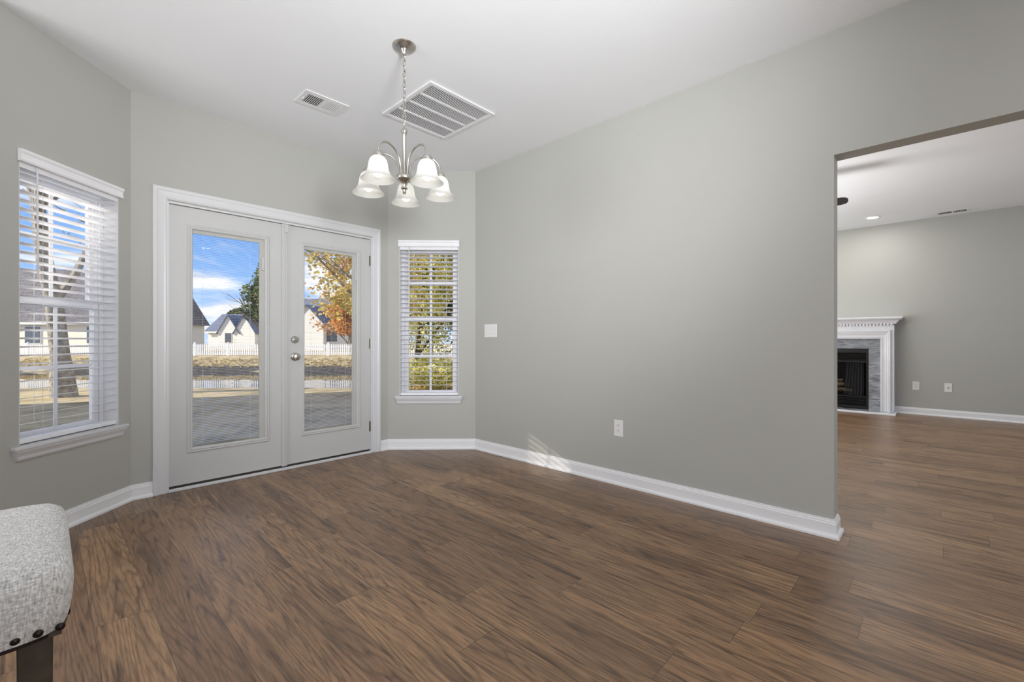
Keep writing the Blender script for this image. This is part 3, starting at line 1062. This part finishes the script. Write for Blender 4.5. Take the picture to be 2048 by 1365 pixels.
# ------------------------------------------------------------------ bar stool
stl = empty('bar_stool', (-0.180, 1.250, 0))
tag(stl, 'light grey linen upholstered bar stool with dark nail heads, cut by the left edge', 'stool')
SW, SD = 0.215, 0.233
NX, NY, NZ = 18, 18, 8
def seat_pt(u, v, wv):
    """superellipse cushion: u,v in -1..1 plan, wv 0..1 height"""
    z0, z1 = 0.594, 0.703
    return u, v, z0 + (z1 - z0) * wv
seat = MB()
vs_, fs = [], []
rings = [(0.0, 0.970), (0.10, 0.985), (0.30, 1.0), (0.55, 1.008), (0.76, 1.0), (0.88, 0.980), (0.955, 0.935), (0.99, 0.88), (1.0, 0.80)]
seg = 72
def rim(k):
    a = 2 * PI * k / seg
    c_, s_ = math.cos(a), math.sin(a)
    e = 2 / 9.0
    return (math.copysign(abs(c_) ** e, c_), math.copysign(abs(s_) ** e, s_))
for hgt, sc in rings:
    for k in range(seg):
        rx, ry = rim(k)
        dip = 0.002 * (1 - rx * rx) * hgt
        vs_.append((rx * SW * sc, ry * SD * sc, 0.594 + 0.109 * hgt - dip * 0.6))
for i in range(len(rings) - 1):
    for k in range(seg):
        k2 = (k + 1) % seg
        fs.append((i * seg + k, i * seg + k2, (i + 1) * seg + k2, (i + 1) * seg + k))
last = (len(rings) - 1) * seg
for sc in (0.6, 0.35, 0.12):
    b0 = len(vs_)
    for k in range(seg):
        rx, ry = rim(k)
        vs_.append((rx * SW * 0.8 * sc / 0.8, ry * SD * sc, 0.703 + 0.001 - 0.006 * (1 - (rx * sc) ** 2)))
    for k in range(seg):
        k2 = (k + 1) % seg
        fs.append((last + k, last + k2, b0 + k2, b0 + k))
    last = b0
fs.append(tuple(last + k for k in range(seg)))
fs.append(tuple(range(seg - 1, -1, -1)))
seat.add(vs_, fs)
seat_o = seat.build('seat', M['linen'], stl, smooth=True)
wel = MB()
wel.add([(rim(k)[0] * SW * s_, rim(k)[1] * SD * s_, z) for s_, z in ((0.972, 0.5935), (0.972, 0.5885), (0.93, 0.5885)) for k in range(seg)],
        [(i * seg + k, i * seg + (k + 1) % seg, (i + 1) * seg + (k + 1) % seg, (i + 1) * seg + k) for i in range(2) for k in range(seg)])
wel.build('black_edge_band', M['nail'], stl)
MB().box(-SW * 0.93, SW * 0.93, -SD * 0.93, SD * 0.93, 0.587, 0.5935).build('seat_board', M['leg'], stl)
nh0 = None
k = 0
xx = 0.198
while xx > -0.2:
    for yy, sgn in ((-SD * 0.974, -1), (SD * 0.974, 1)):
        nh = MB().lathe([(0.0062, 0), (0.0055, sgn * 0.002), (0.003, sgn * 0.0035), (0.0, sgn * 0.004)], (xx, yy, 0.604), 12, 'Y').build('nail_head', M['nail'], stl, smooth=True)
    xx -= 0.0245
yy = 0.19
while yy > -0.2:
    for x_, sgn in ((SW * 0.965, 1), (-SW * 0.965, -1)):
        MB().lathe([(0.0062, 0), (0.0055, sgn * 0.002), (0.003, sgn * 0.0035), (0.0, sgn * 0.004)], (x_, yy, 0.604), 12, 'X').build('nail_head', M['nail'], stl, smooth=True)
    yy -= 0.0245
for sx_ in (-1, 1):
    for sy_ in (-1, 1):
        x1_, y1_ = sx_ * 0.170, sy_ * 0.180
        lg = MB()
        hw = 0.0205
        lg.add([(x1_ - hw * 0.8, y1_ - hw * 0.8, 0), (x1_ + hw * 0.8, y1_ - hw * 0.8, 0), (x1_ + hw * 0.8, y1_ + hw * 0.8, 0), (x1_ - hw * 0.8, y1_ + hw * 0.8, 0),
                (x1_ - hw, y1_ - hw, 0.588), (x1_ + hw, y1_ - hw, 0.588), (x1_ + hw, y1_ + hw, 0.588), (x1_ - hw, y1_ + hw, 0.588)],
               [(0, 3, 2, 1), (4, 5, 6, 7), (0, 1, 5, 4), (1, 2, 6, 5), (2, 3, 7, 6), (3, 0, 4, 7)])
        lg.build('leg', M['leg'], stl, bevel=0.002)
for a, b in (((-0.155, -0.180), (0.155, -0.180)), ((-0.155, 0.180), (0.155, 0.180)), ((-0.170, -0.165), (-0.170, 0.165)), ((0.170, -0.165), (0.170, 0.165))):
    MB().bar((a[0], a[1], 0.20), (b[0], b[1], 0.20), 0.022, 0.032).build('stretcher', M['leg'], stl)

# ------------------------------------------------------------------ fireplace
fp = empty('fireplace', (8.72, 1.19, 0), -PI / 2)     # local x = towards -y (right in the picture), local y = into the wall
tag(fp, 'white mantel gas fireplace with grey marble surround on the far living room wall', 'fireplace')
HW = 0.745      # half width of the body
FI = 0.45       # firebox half width
FR_Y = -0.17    # front of body
bd = MB()
bd.box(-HW, -0.59, FR_Y, 0, 0.022, 1.31)
bd.box(0.59, HW, FR_Y, 0, 0.022, 1.31)
bd.box(-0.59, 0.59, FR_Y, 0, 1.10, 1.31)
bd.build('surround', M['mantel'], fp)
sm = MB()
sm.sweep_frame(-HW + 0.035, HW - 0.035, 0.022, 1.225, [(0, 0), (0, 0.02), (0.012, 0.026), (0.022, 0.022), (0.03, 0.022), (0.045, 0.014), (0.055, 0.014), (0.070, 0.008), (0.092, 0.008), (0.10, 0.012), (0.108, 0.012), (0.108, 0)], y=FR_Y, closed=False)
sm.build('surround_moulding', M['mantel'], fp)
dt = MB()
x = -HW + 0.008
while x < HW - 0.02:
    dt.box(x, x + 0.024, FR_Y - 0.022, FR_Y, 1.292, 1.318)
    x += 0.040
dt.build('dentil_row', M['mantel'], fp)
sf = MB()
prof = [(0.0, 1.318), (0.024, 1.318), (0.026, 1.330), (0.034, 1.336), (0.040, 1.350), (0.058, 1.372), (0.082, 1.384), (0.090, 1.392), (0.090, 1.398), (0.100, 1.400), (0.100, 1.420), (0.0, 1.420)]
pth = [(-HW, 0.0), (-HW, FR_Y), (HW, FR_Y), (HW, 0.0)]
sf.sweep_path(pth, prof)
sf.box(-HW, HW, FR_Y, 0, 1.318, 1.4195)
sf.build('mantel_shelf', M['mantel'], fp)
mb_ = MB()
mb_.box(-0.59, -FI, FR_Y + 0.05, -0.0, 0.022, 1.10)
mb_.box(FI, 0.59, FR_Y + 0.05, -0.0, 0.022, 1.10)
mb_.box(-FI, FI, FR_Y + 0.05, -0.0, 0.95, 1.10)
mb_.build('marble_surround', M['marble'], fp)
he = MB().box(-HW - 0.01, HW + 0.01, -0.385, 0, 0.0, 0.022)
he.build('hearth_slab', M['marble'], fp)
ht = MB().sweep_path([(-HW - 0.01, 0.0), (-HW - 0.01, -0.385), (HW + 0.01, -0.385), (HW + 0.01, 0.0)], [(0, 0), (0.018, 0), (0.018, 0.018), (0.010, 0.027), (0, 0.027)])
ht.build('hearth_trim', M['mantel'], fp)
fb = MB()
fb.box(-FI, FI, FR_Y + 0.058, -0.0, 0.885, 0.95)
fb.box(-FI, FI, FR_Y + 0.058, -0.0, 0.030, 0.075)
fb.box(-FI, -FI + 0.03, FR_Y + 0.058, -0.0, 0.075, 0.885)
fb.box(FI - 0.03, FI, FR_Y + 0.058, -0.0, 0.075, 0.885)
fb.box(-FI + 0.03, FI - 0.03, -0.005, -0.001, 0.075, 0.885)
fb.build('firebox', M['firebox'], fp)
M['louvre'] = pbr('black_gloss_louvre', (0.02, 0.02, 0.021), 0.12)
lvx = MB()
for z in (0.865, 0.838, 0.811, 0.784):
    lvx.bar((-FI + 0.03, FR_Y + 0.068, z), (FI - 0.03, FR_Y + 0.068, z), 0.022, 0.006, up=(0, -0.5, 1))
lvx.box(-FI + 0.03, FI - 0.03, FR_Y + 0.062, FR_Y + 0.075, 0.735, 0.765)
lvx.build('upper_louvres', M['louvre'], fp)
lvx = MB()
for z in (0.19, 0.163, 0.136, 0.109):
    lvx.bar((-FI + 0.03, FR_Y + 0.068, z), (FI - 0.03, FR_Y + 0.068, z), 0.022, 0.006, up=(0, -0.5, 1))
lvx.box(-FI + 0.03, FI - 0.03, FR_Y + 0.062, FR_Y + 0.075, 0.205, 0.225)
lvx.build('lower_louvres', M['louvre'], fp)
M['mesh'] = pbr('grey_fire_curtain', (0.16, 0.165, 0.18), 0.6, metal=0.2)
for sgn in (-1, 1):
    cur = MB()
    vs_, fs = [], []
    n = 60
    for i in range(n + 1):
        t = i / n
        xx = sgn * (FI - 0.06 - t * 0.22)
        yy = -0.075 + 0.012 * math.sin(t * 42)
        vs_ += [(xx, yy, 0.73), (xx - sgn * t * -0.01 - sgn * 0.05 * t, yy, 0.23)]
    fs = [(2 * i, 2 * i + 1, 2 * i + 3, 2 * i + 2) for i in range(n)]
    cur.add(vs_, fs)
    cur.build('mesh_curtain', M['mesh'], fp, smooth=True)
MB().box(-FI + 0.03, FI - 0.03, FR_Y + 0.066, FR_Y + 0.069, 0.225, 0.735).build('glass_front', M['fireglass'], fp)
M['log'] = pbr('ceramic_log', (0.40, 0.32, 0.22), 0.9, bump=(20, 0.01), var=(14, 0.5))
for p, q, r in (((-0.26, -0.05, 0.30), (0.26, -0.05, 0.30), 0.035), ((-0.18, -0.06, 0.36), (0.20, -0.045, 0.39), 0.03), ((-0.10, -0.075, 0.42), (0.12, -0.04, 0.45), 0.026)):
    MB().tube([p, ((p[0] + q[0]) / 2, p[1], (p[2] + q[2]) / 2 + 0.01), q], [r, r * 1.1, r * 0.85], 10).build('ceramic_log', M['log'], fp, smooth=True)

# ------------------------------------------------------------------ living room ceiling fan and downlight
FX, FY = 5.60, 1.363
fn = empty('ceiling_fan', (FX, FY, HL))
tag(fn, 'dark bladed ceiling fan in the living room, one blade tip showing past the opening', 'ceiling fan')
MB().lathe([(0.07, 0), (0.065, -0.03), (0.03, -0.06), (0.014, -0.065), (0.014, -0.20), (0.06, -0.21), (0.10, -0.24), (0.11, -0.29), (0.09, -0.345), (0.05, -0.36), (0.0, -0.36)], seg=28).build('motor_housing', M['fan'], fn, smooth=True)
lk = MB().lathe([(0.05, -0.36), (0.10, -0.375), (0.13, -0.40), (0.12, -0.44), (0.07, -0.47), (0.0, -0.48)], seg=28).build('light_bowl', M['shade'], fn, smooth=True)
a0 = math.atan2(0.655 - FY, 5.69 - FX)
for k in range(5):
    a = a0 + k * 2 * PI / 5
    ca, sa = math.cos(a), math.sin(a)
    bl_ = MB()
    vs_ = []
    pr = [(0.17, 0.045), (0.25, 0.060), (0.50, 0.070), (0.66, 0.066), (0.70, 0.050), (0.715, 0.020)]
    out_ = [(r, wv) for r, wv in pr] + [(r, -wv) for r, wv in pr[::-1]]
    for z in (0.0, 0.008):
        for r, wv in out_:
            vs_.append((ca * r - sa * wv, sa * r + ca * wv, -0.305 - z - wv * 0.28))
    n = len(out_)
    bl_.add(vs_, [tuple(range(n)), tuple(range(2 * n - 1, n - 1, -1))] + [(i, (i + 1) % n, n + (i + 1) % n, n + i) for i in range(n)])
    bo = bl_.build('fan_blade', M['fan'], fn)
    MB().bar((ca * 0.09, sa * 0.09, -0.30), (ca * 0.22, sa * 0.22, -0.318), 0.03, 0.008).build('blade_bracket', M['fan'], bo)
lamp('fan_light', 'POINT', (FX, FY, HL - 0.52), 14, (1.0, 0.97, 0.92), size=0.05)

dl = empty('recessed_downlight', (8.116, 0.655, HL))
tag(dl, 'lit round recessed downlight in the living room ceiling above the fireplace', 'downlight')
MB().lathe([(0.095, 0.0), (0.093, -0.005), (0.070, -0.007), (0.066, -0.003)], seg=32).build('trim_ring', M['grille'], dl, smooth=True)
MB().lathe([(0.067, -0.004), (0.0, -0.004)], seg=32).build('diffuser', M['downglow'], dl)
lamp('downlight_beam', 'AREA', (8.116, 0.655, HL - 0.012), 6, (1.0, 0.97, 0.92), target=(8.116, 0.655, 0), size=0.13)
for lx, ly in ((8.1, 2.0), (4.2, -2.4), (8.1, -2.4), (4.2, 2.0)):
    lamp('living_downlight', 'AREA', (lx, ly, HL - 0.012), 7, (1.0, 0.97, 0.92), target=(lx, ly, 0), size=0.13)


# ================================================================== outdoors
def OUT(u, d, z=0.0):
    """garden frame: u to the right along the fence line, d away from the house"""
    return (fwd2.x * d + rgt2.x * u, fwd2.y * d + rgt2.y * u, z)


# ground: near lawn, bank down to the pond, far bank, rising lawn
def strip(name, ds, u0, u1, mat, nu=24, wob=0.0, seed=1, z_off=0.0, k0=0.0, k1=0.0):
    rnd = random.Random(seed)
    mb = MB()
    vs_, fs = [], []
    for i, (d, z) in enumerate(ds):
        for k in range(nu + 1):
            ua, ub = u0 + k0 * d, u1 + k1 * d
            u = ua + (ub - ua) * k / nu
            j = wob * math.sin(u * 0.9 + seed + i) if 0 < i < len(ds) - 1 else 0.0
            vs_.append(OUT(u, d + j, z + z_off))
    for i in range(len(ds) - 1):
        for k in range(nu):
            fs.append((i * (nu + 1) + k, i * (nu + 1) + k + 1, (i + 1) * (nu + 1) + k + 1, (i + 1) * (nu + 1) + k))
    mb.add(vs_, fs)
    return mb.build(name, mat)


PK = -0.29      # the pond ends on the right along this slanting shore
struct(strip('lawn', [(3.9, -0.30), (12.9, -0.30), (13.3, -0.42), (13.8, -0.95)], -34, 0, M['lawn'], wob=0.12, k1=PK), 'near shaded lawn')
struct(strip('lawn', [(27.9, -0.95), (28.2, -0.68), (28.6, -0.58), (30, -0.25), (32, 0.0), (60, 0.05), (140, 0.1)], -190, 0, M['lawn'], nu=60, wob=0.1, seed=4, k1=PK), 'far dry lawn in sun')
struct(strip('lawn', [(3.9, -0.30), (14.0, -0.30), (32, 0.0), (60, 0.05), (140, 0.1)], 0, 40, M['lawn'], nu=30, k0=PK), 'lawn running back on the right of the pond')
struct(strip('pond_water', [(13.2, -0.856), (28.6, -0.856)], -40, 0, M['water'], nu=4, k1=PK), 'still pond between the lawns')
struct(strip('pond_bank', [(27.9, -0.95), (28.1, -0.70), (28.3, -0.60), (28.7, -0.55), (29.1, -0.50)], -40, 0, M['stone'], nu=60, wob=0.05, seed=2, k1=PK), 'dark far bank of the pond')

# leaves scattered on banks and lawn
def scatter(name, n, ur, dr, zf, size, mat, label, cat, seed):
    rnd = random.Random(seed)
    mb = MB()
    for i in range(n):
        u, d = rnd.uniform(*ur), rnd.uniform(*dr)
        c_ = Vector(OUT(u, d, zf(d) + rnd.uniform(0.005, 0.05)))
        a = rnd.uniform(0, 2 * PI)
        e1 = Vector((math.cos(a), math.sin(a), rnd.uniform(-.4, .4))) * size * rnd.uniform(.6, 1.3)
        e2 = Vector((-math.sin(a), math.cos(a), rnd.uniform(-.4, .8))) * size * 0.7
        mb.add([c_ - e1 - e2, c_ + e1 - e2, c_ + e1 + e2, c_ - e1 + e2], [(0, 1, 2, 3)])
    o = mb.build(name, mat, recalc=False)
    tag(o, label, cat, kind='stuff')
    return o


scatter('fallen_leaves', 2600, (-33, -9), (28.2, 30.4), lambda d: -0.60 + max(0, d - 28.4) * 0.23, 0.06, M['leaf_dead'], 'yellow leaves along the far bank of the pond', 'leaves', 3)
scatter('fallen_leaves', 2500, (-3.2, 1.5), (9.5, 16.0), lambda d: -0.30, 0.035, M['leaf_gold'], 'golden fallen leaves on the lawn outside the narrow window', 'leaves', 5)

# picket fence
pf = empty('picket_fence', OUT(0, 32.0, 0.0), YAW - PI / 2)
tag(pf, 'long low white picket fence across the pond behind the lawn', 'fence')
u = -42.0
PL = 2.4
while u < 6.0:
    pn = MB()
    x = u + 0.10
    while x < u + PL - 0.05:
        pn.add([(x - 0.045, -0.02, 0.05), (x + 0.045, -0.02, 0.05), (x + 0.045, -0.02, 0.80), (x, -0.02, 0.87), (x - 0.045, -0.02, 0.80),
                (x - 0.045, 0.0, 0.05), (x + 0.045, 0.0, 0.05), (x + 0.045, 0.0, 0.80), (x, 0.0, 0.87), (x - 0.045, 0.0, 0.80)],
               [(0, 1, 2, 3, 4), (9, 8, 7, 6, 5), (0, 5, 6, 1), (1, 6, 7, 2), (2, 7, 8, 3), (3, 8, 9, 4), (4, 9, 5, 0)])
        x += 0.155
    pn.box(u, u + PL, 0.0, 0.035, 0.18, 0.26)
    pn.box(u, u + PL, 0.0, 0.035, 0.60, 0.68)
    pn.build('picket_panel', M['fence'], pf)
    po = MB().box(u - 0.06, u + 0.06, -0.03, 0.09, 0.0, 0.92)
    po.add([(u - 0.07, -0.04, 0.92), (u + 0.07, -0.04, 0.92), (u + 0.07, 0.10, 0.92), (u - 0.07, 0.10, 0.92), (u, 0.03, 1.0)], [(0, 1, 4), (1, 2, 4), (2, 3, 4), (3, 0, 4), (3, 2, 1, 0)])
    po.build('fence_post', M['fence'], pf)
    u += PL


# houses
def house(origin, rz, wdt, dep, eave, ridge, wall_m, roof_m, label, gables=(), wins=(), hip=0.0, group=None, dormer_h=None):
    """local x along the front, y away; gables: (x centre, half width, peak z, forward)"""
    h = empty('house', origin, rz)
    tag(h, label, 'house', group)
    MB().box(-wdt / 2, wdt / 2, 0, dep, -0.2, eave).build('walls', wall_m, h)
    o_ = 0.35
    x0, x1, y0, y1, ym = -wdt / 2 - o_, wdt / 2 + o_, -o_, dep + o_, dep / 2
    rf = MB().add([(x0, y0, eave), (x1, y0, eave), (x1, y1, eave), (x0, y1, eave), (x0 + hip + 0.01, ym, ridge), (x1 - hip - 0.01, ym, ridge)],
                  [(0, 1, 5, 4), (2, 3, 4, 5), (1, 2, 5), (3, 0, 4), (3, 2, 1, 0)])
    rf.build('roof', roof_m, h)
    MB().box(x0, x1, y0 - 0.02, y0 + 0.02, eave - 0.16, eave + 0.04).build('fascia', M['white_siding'], h)
    for (gx, hw, pk, fw) in gables:
        g_ = MB()
        g_.add([(gx - hw, -fw, -0.2), (gx + hw, -fw, -0.2), (gx + hw, -fw, eave), (gx, -fw, pk), (gx - hw, -fw, eave),
                (gx - hw, 0.6, -0.2), (gx + hw, 0.6, -0.2), (gx + hw, 0.6, eave), (gx, dep * 0.4, pk), (gx - hw, 0.6, eave)],
               [(0, 1, 2, 3, 4), (0, 4, 9, 5), (1, 6, 7, 2)])
        g_.build('gable', wall_m, h)
        r_ = MB()
        e = 0.18
        for s_ in (-1, 1):
            sl = (pk - eave) / hw
            r_.add([(gx, -fw - e, pk + 0.06), (gx + s_ * (hw + e), -fw - e, eave - sl * e + 0.06), (gx + s_ * (hw + e), dep * 0.4, eave - sl * e + 0.06), (gx, dep * 0.4, pk + 0.06),
                    (gx, -fw - e, pk - 0.04), (gx + s_ * (hw + e), -fw - e, eave - sl * e - 0.04), (gx + s_ * (hw + e), dep * 0.4, eave - sl * e - 0.04), (gx, dep * 0.4, pk - 0.04)],
                   [(0, 1, 2, 3), (7, 6, 5, 4), (0, 4, 5, 1), (1, 5, 6, 2)])
        r_.build('gable_roof', roof_m, h)
    for (wx, wz, ww, wh, wy) in wins:
        f_ = MB().box(wx - ww / 2 - 0.07, wx + ww / 2 + 0.07, wy - 0.05, wy, wz - 0.07, wz + wh + 0.07).build('window_frame', M['white_siding'], h)
        pn = MB()
        pn.box(wx - ww / 2, wx - 0.02, wy - 0.07, wy - 0.05, wz, wz + wh)
        pn.box(wx + 0.02, wx + ww / 2, wy - 0.07, wy - 0.05, wz, wz + wh)
        pn.build('pane', M['pane'], f_)
    return h


RZ = YAW - PI / 2
hL = house(OUT(-42.2, 36.0, 0.0), RZ, 25.0, 7.0, 2.55, 7.4, M['cream_siding'], M['shingle'],
           'cream house with a big dark shingle roof beyond the fence, behind the bare tree', wins=((-2.6, 0.9, 1.5, 1.3, 0.0), (3.5, 0.9, 1.2, 1.3, 0.0), (8.5, 0.9, 1.2, 1.3, 0.0)), hip=0.5)
MB().box(1.35, 1.55, -0.16, 0.0, 1.75, 2.0).build('wall_lamp', M['slot'], hL)
house(OUT(-36.2, 60.0, 0.0), RZ, 9.5, 7.0, 2.3, 4.9, M['white_siding'], M['shingle2'], 'white house with two sharp front gables seen through the left door leaf',
      gables=((-1.25, 1.35, 4.5, 1.2), (0.9, 1.35, 4.5, 1.2)), wins=((-1.25, 0.9, 0.8, 1.2, -1.2), (3.0, 0.9, 1.0, 1.2, 0.0)))
house(OUT(-22.5, 52.0, 0.0), RZ, 11.0, 8.0, 3.1, 6.4, M['white_siding'], M['shingle2'], 'pale house with blue grey roof seen through the right door leaf',
      wins=((-4.0, 1.0, 1.2, 1.3, 0.0), (1.5, 1.0, 1.2, 1.3, 0.0)), gables=((-1.0, 1.9, 5.2, 1.0),))
# unseen two-storey house to the west, added to shade the near lawn
house((-9.0, 14.8, -0.3), PI / 2, 7.0, 9.0, 9.5, 13.5, M['cream_siding'], M['shingle'], 'unseen two storey cream house added to shade the near lawn', hip=0.5)


# trees
def tree(base, height, r0, seed, crown=None, leaf_mat=None, n_leaf=0, leaf=0.08, bark=None, lean=(0, 0), levels=4, name='tree', label='', group=None, split=0.35, spread=0.55, cat='tree', flare=1.0):
    rnd = random.Random(seed)
    root = empty(name, base)
    tag(root, label, cat, group)
    tips = []
    br = MB()

    def grow(p, d, L, r, lvl):
        n = 5 if lvl == 0 else 4
        pts, rs = [p.copy()], [r * (flare if lvl == 0 else 1.0)]
        q = p.copy()
        dd = d.copy()
        for i in range(n):
            dd = (dd + Vector((rnd.uniform(-1, 1), rnd.uniform(-1, 1), rnd.uniform(-.5, .7))) * 0.14).normalized()
            q = q + dd * L / n
            pts.append(q.copy())
            rs.append(r * (1 - 0.45 * (i + 1) / n))
            if lvl >= levels - 1: tips.append(q.copy())
        br.tube(pts, rs, 10 if lvl == 0 else (6 if lvl < 3 else 4))
        if lvl < levels:
            m = 3 if lvl else 5
            for k in range(m):
                t = split + (1 - split) * (k + rnd.random()) / m if lvl == 0 else rnd.uniform(0.35, 1.0)
                idx = min(n, max(1, int(t * n)))
                b_ = pts[idx]
                side = Vector((rnd.uniform(-1, 1), rnd.uniform(-1, 1), rnd.uniform(-0.1, 0.6))).normalized()
                nd = (dd * (1 - spread) + side * spread).normalized()
                grow(b_, nd, L * rnd.uniform(0.5, 0.72), rs[idx] * 0.55, lvl + 1)

    grow(Vector((0, 0, -0.1)), Vector((lean[0], lean[1], 1)).normalized(), height * 0.55, r0, 0)
    br.build('trunk', bark or M['bark'], root, smooth=True)
    if n_leaf:
        lf = MB()
        for i in range(n_leaf):
            if crown and rnd.random() < crown[3]:
                # inside an ellipsoid crown, denser near its shell
                v = Vector((rnd.gauss(0, 1), rnd.gauss(0, 1), rnd.gauss(0, 1))).normalized() * rnd.uniform(0.35, 1.0) ** 0.5
                lump = 0.82 + 0.22 * math.sin(v.x * 5 + seed) * math.sin(v.y * 6) + 0.12 * math.sin(v.z * 9 + seed)
                c_ = Vector((v.x * crown[0] * lump, v.y * crown[0] * lump, crown[2] + v.z * crown[1] * lump))
            else:
                c_ = rnd.choice(tips) + Vector((rnd.gauss(0, 1), rnd.gauss(0, 1), rnd.gauss(0, 1))) * height * 0.035
            e1 = Vector((rnd.gauss(0, 1), rnd.gauss(0, 1), rnd.gauss(0, 0.6))).normalized() * leaf * rnd.uniform(0.6, 1.2)
            e2 = e1.cross(Vector((rnd.gauss(0, 1), rnd.gauss(0, 1), rnd.gauss(0, 1)))).normalized() * leaf * 0.6
            lf.add([c_ - e1, c_ + e2, c_ + e1, c_ - e2], [(0, 1, 2, 3)])
        lf.build('foliage', leaf_mat, root, recalc=False)
    return root


tree(OUT(-10.95, 10.9, -0.32), 11.0, 0.21, 11, leaf_mat=M['leaf_dead'], n_leaf=1100, leaf=0.05, lean=(-0.06, 0.04), levels=3, split=0.50, spread=0.6, flare=1.35,
     label='old leaning tree with few yellow leaves outside the left window')
tree(OUT(-46.5, 76, 0), 8.5, 0.3, 23, (2.3, 2.6, 4.4, 0.9), M['leaf_green'], 4500, 0.26, label='dark green tree between the dark roof and the orange tree', group='far trees seen through the left door leaf', levels=2)
tree(OUT(-43.0, 82, 0), 10.0, 0.3, 24, (3.0, 3.2, 5.9, 0.9), M['leaf_orange'], 5200, 0.28, label='rusty orange tree rising behind the gabled house', group='far trees seen through the left door leaf', levels=2)
tree(OUT(-23.2, 42, 0), 8.5, 0.22, 25, (1.9, 3.1, 5.0, 1.0), M['leaf_pine'], 6000, 0.17, label='tall pine at the right edge of the left door glass', group='far trees seen through the left door leaf', levels=3)
tree(OUT(-3.85, 12.0, -0.3), 7.0, 0.12, 31, (1.7, 2.5, 3.6, 0.8), M['leaf_gold'], 9000, 0.06, label='golden leaved tree with branches reaching across the right door glass', levels=4)
tree(OUT(-12.5, 34.5, 0.0), 6.5, 0.16, 32, (1.9, 2.2, 3.2, 0.8), M['leaf_orange'], 6000, 0.12, label='orange leaved tree behind the picket fence', levels=3)
tree(OUT(-3.25, 15.2, -0.3), 8.5, 0.10, 41, (1.9, 3.4, 4.1, 0.75), M['leaf_yellow'], 20000, 0.065, bark=M['bark_dark'], label='dense yellow green tree outside the narrow window', levels=4)
tree(OUT(-4.2, 22.5, -0.2), 9.0, 0.13, 42, (2.9, 4.2, 4.6, 0.85), M['leaf_green'], 12000, 0.11, bark=M['bark_dark'], label='darker green tree behind the yellow green one', levels=3)
tree(OUT(-2.2, 12.6, -0.32), 1.5, 0.03, 43, (1.3, 0.55, 0.50, 0.8), M['leaf_yellow'], 4500, 0.045, label='low yellow green shrub on the lawn outside the narrow window', levels=3, name='shrub', cat='shrub', split=0.05)
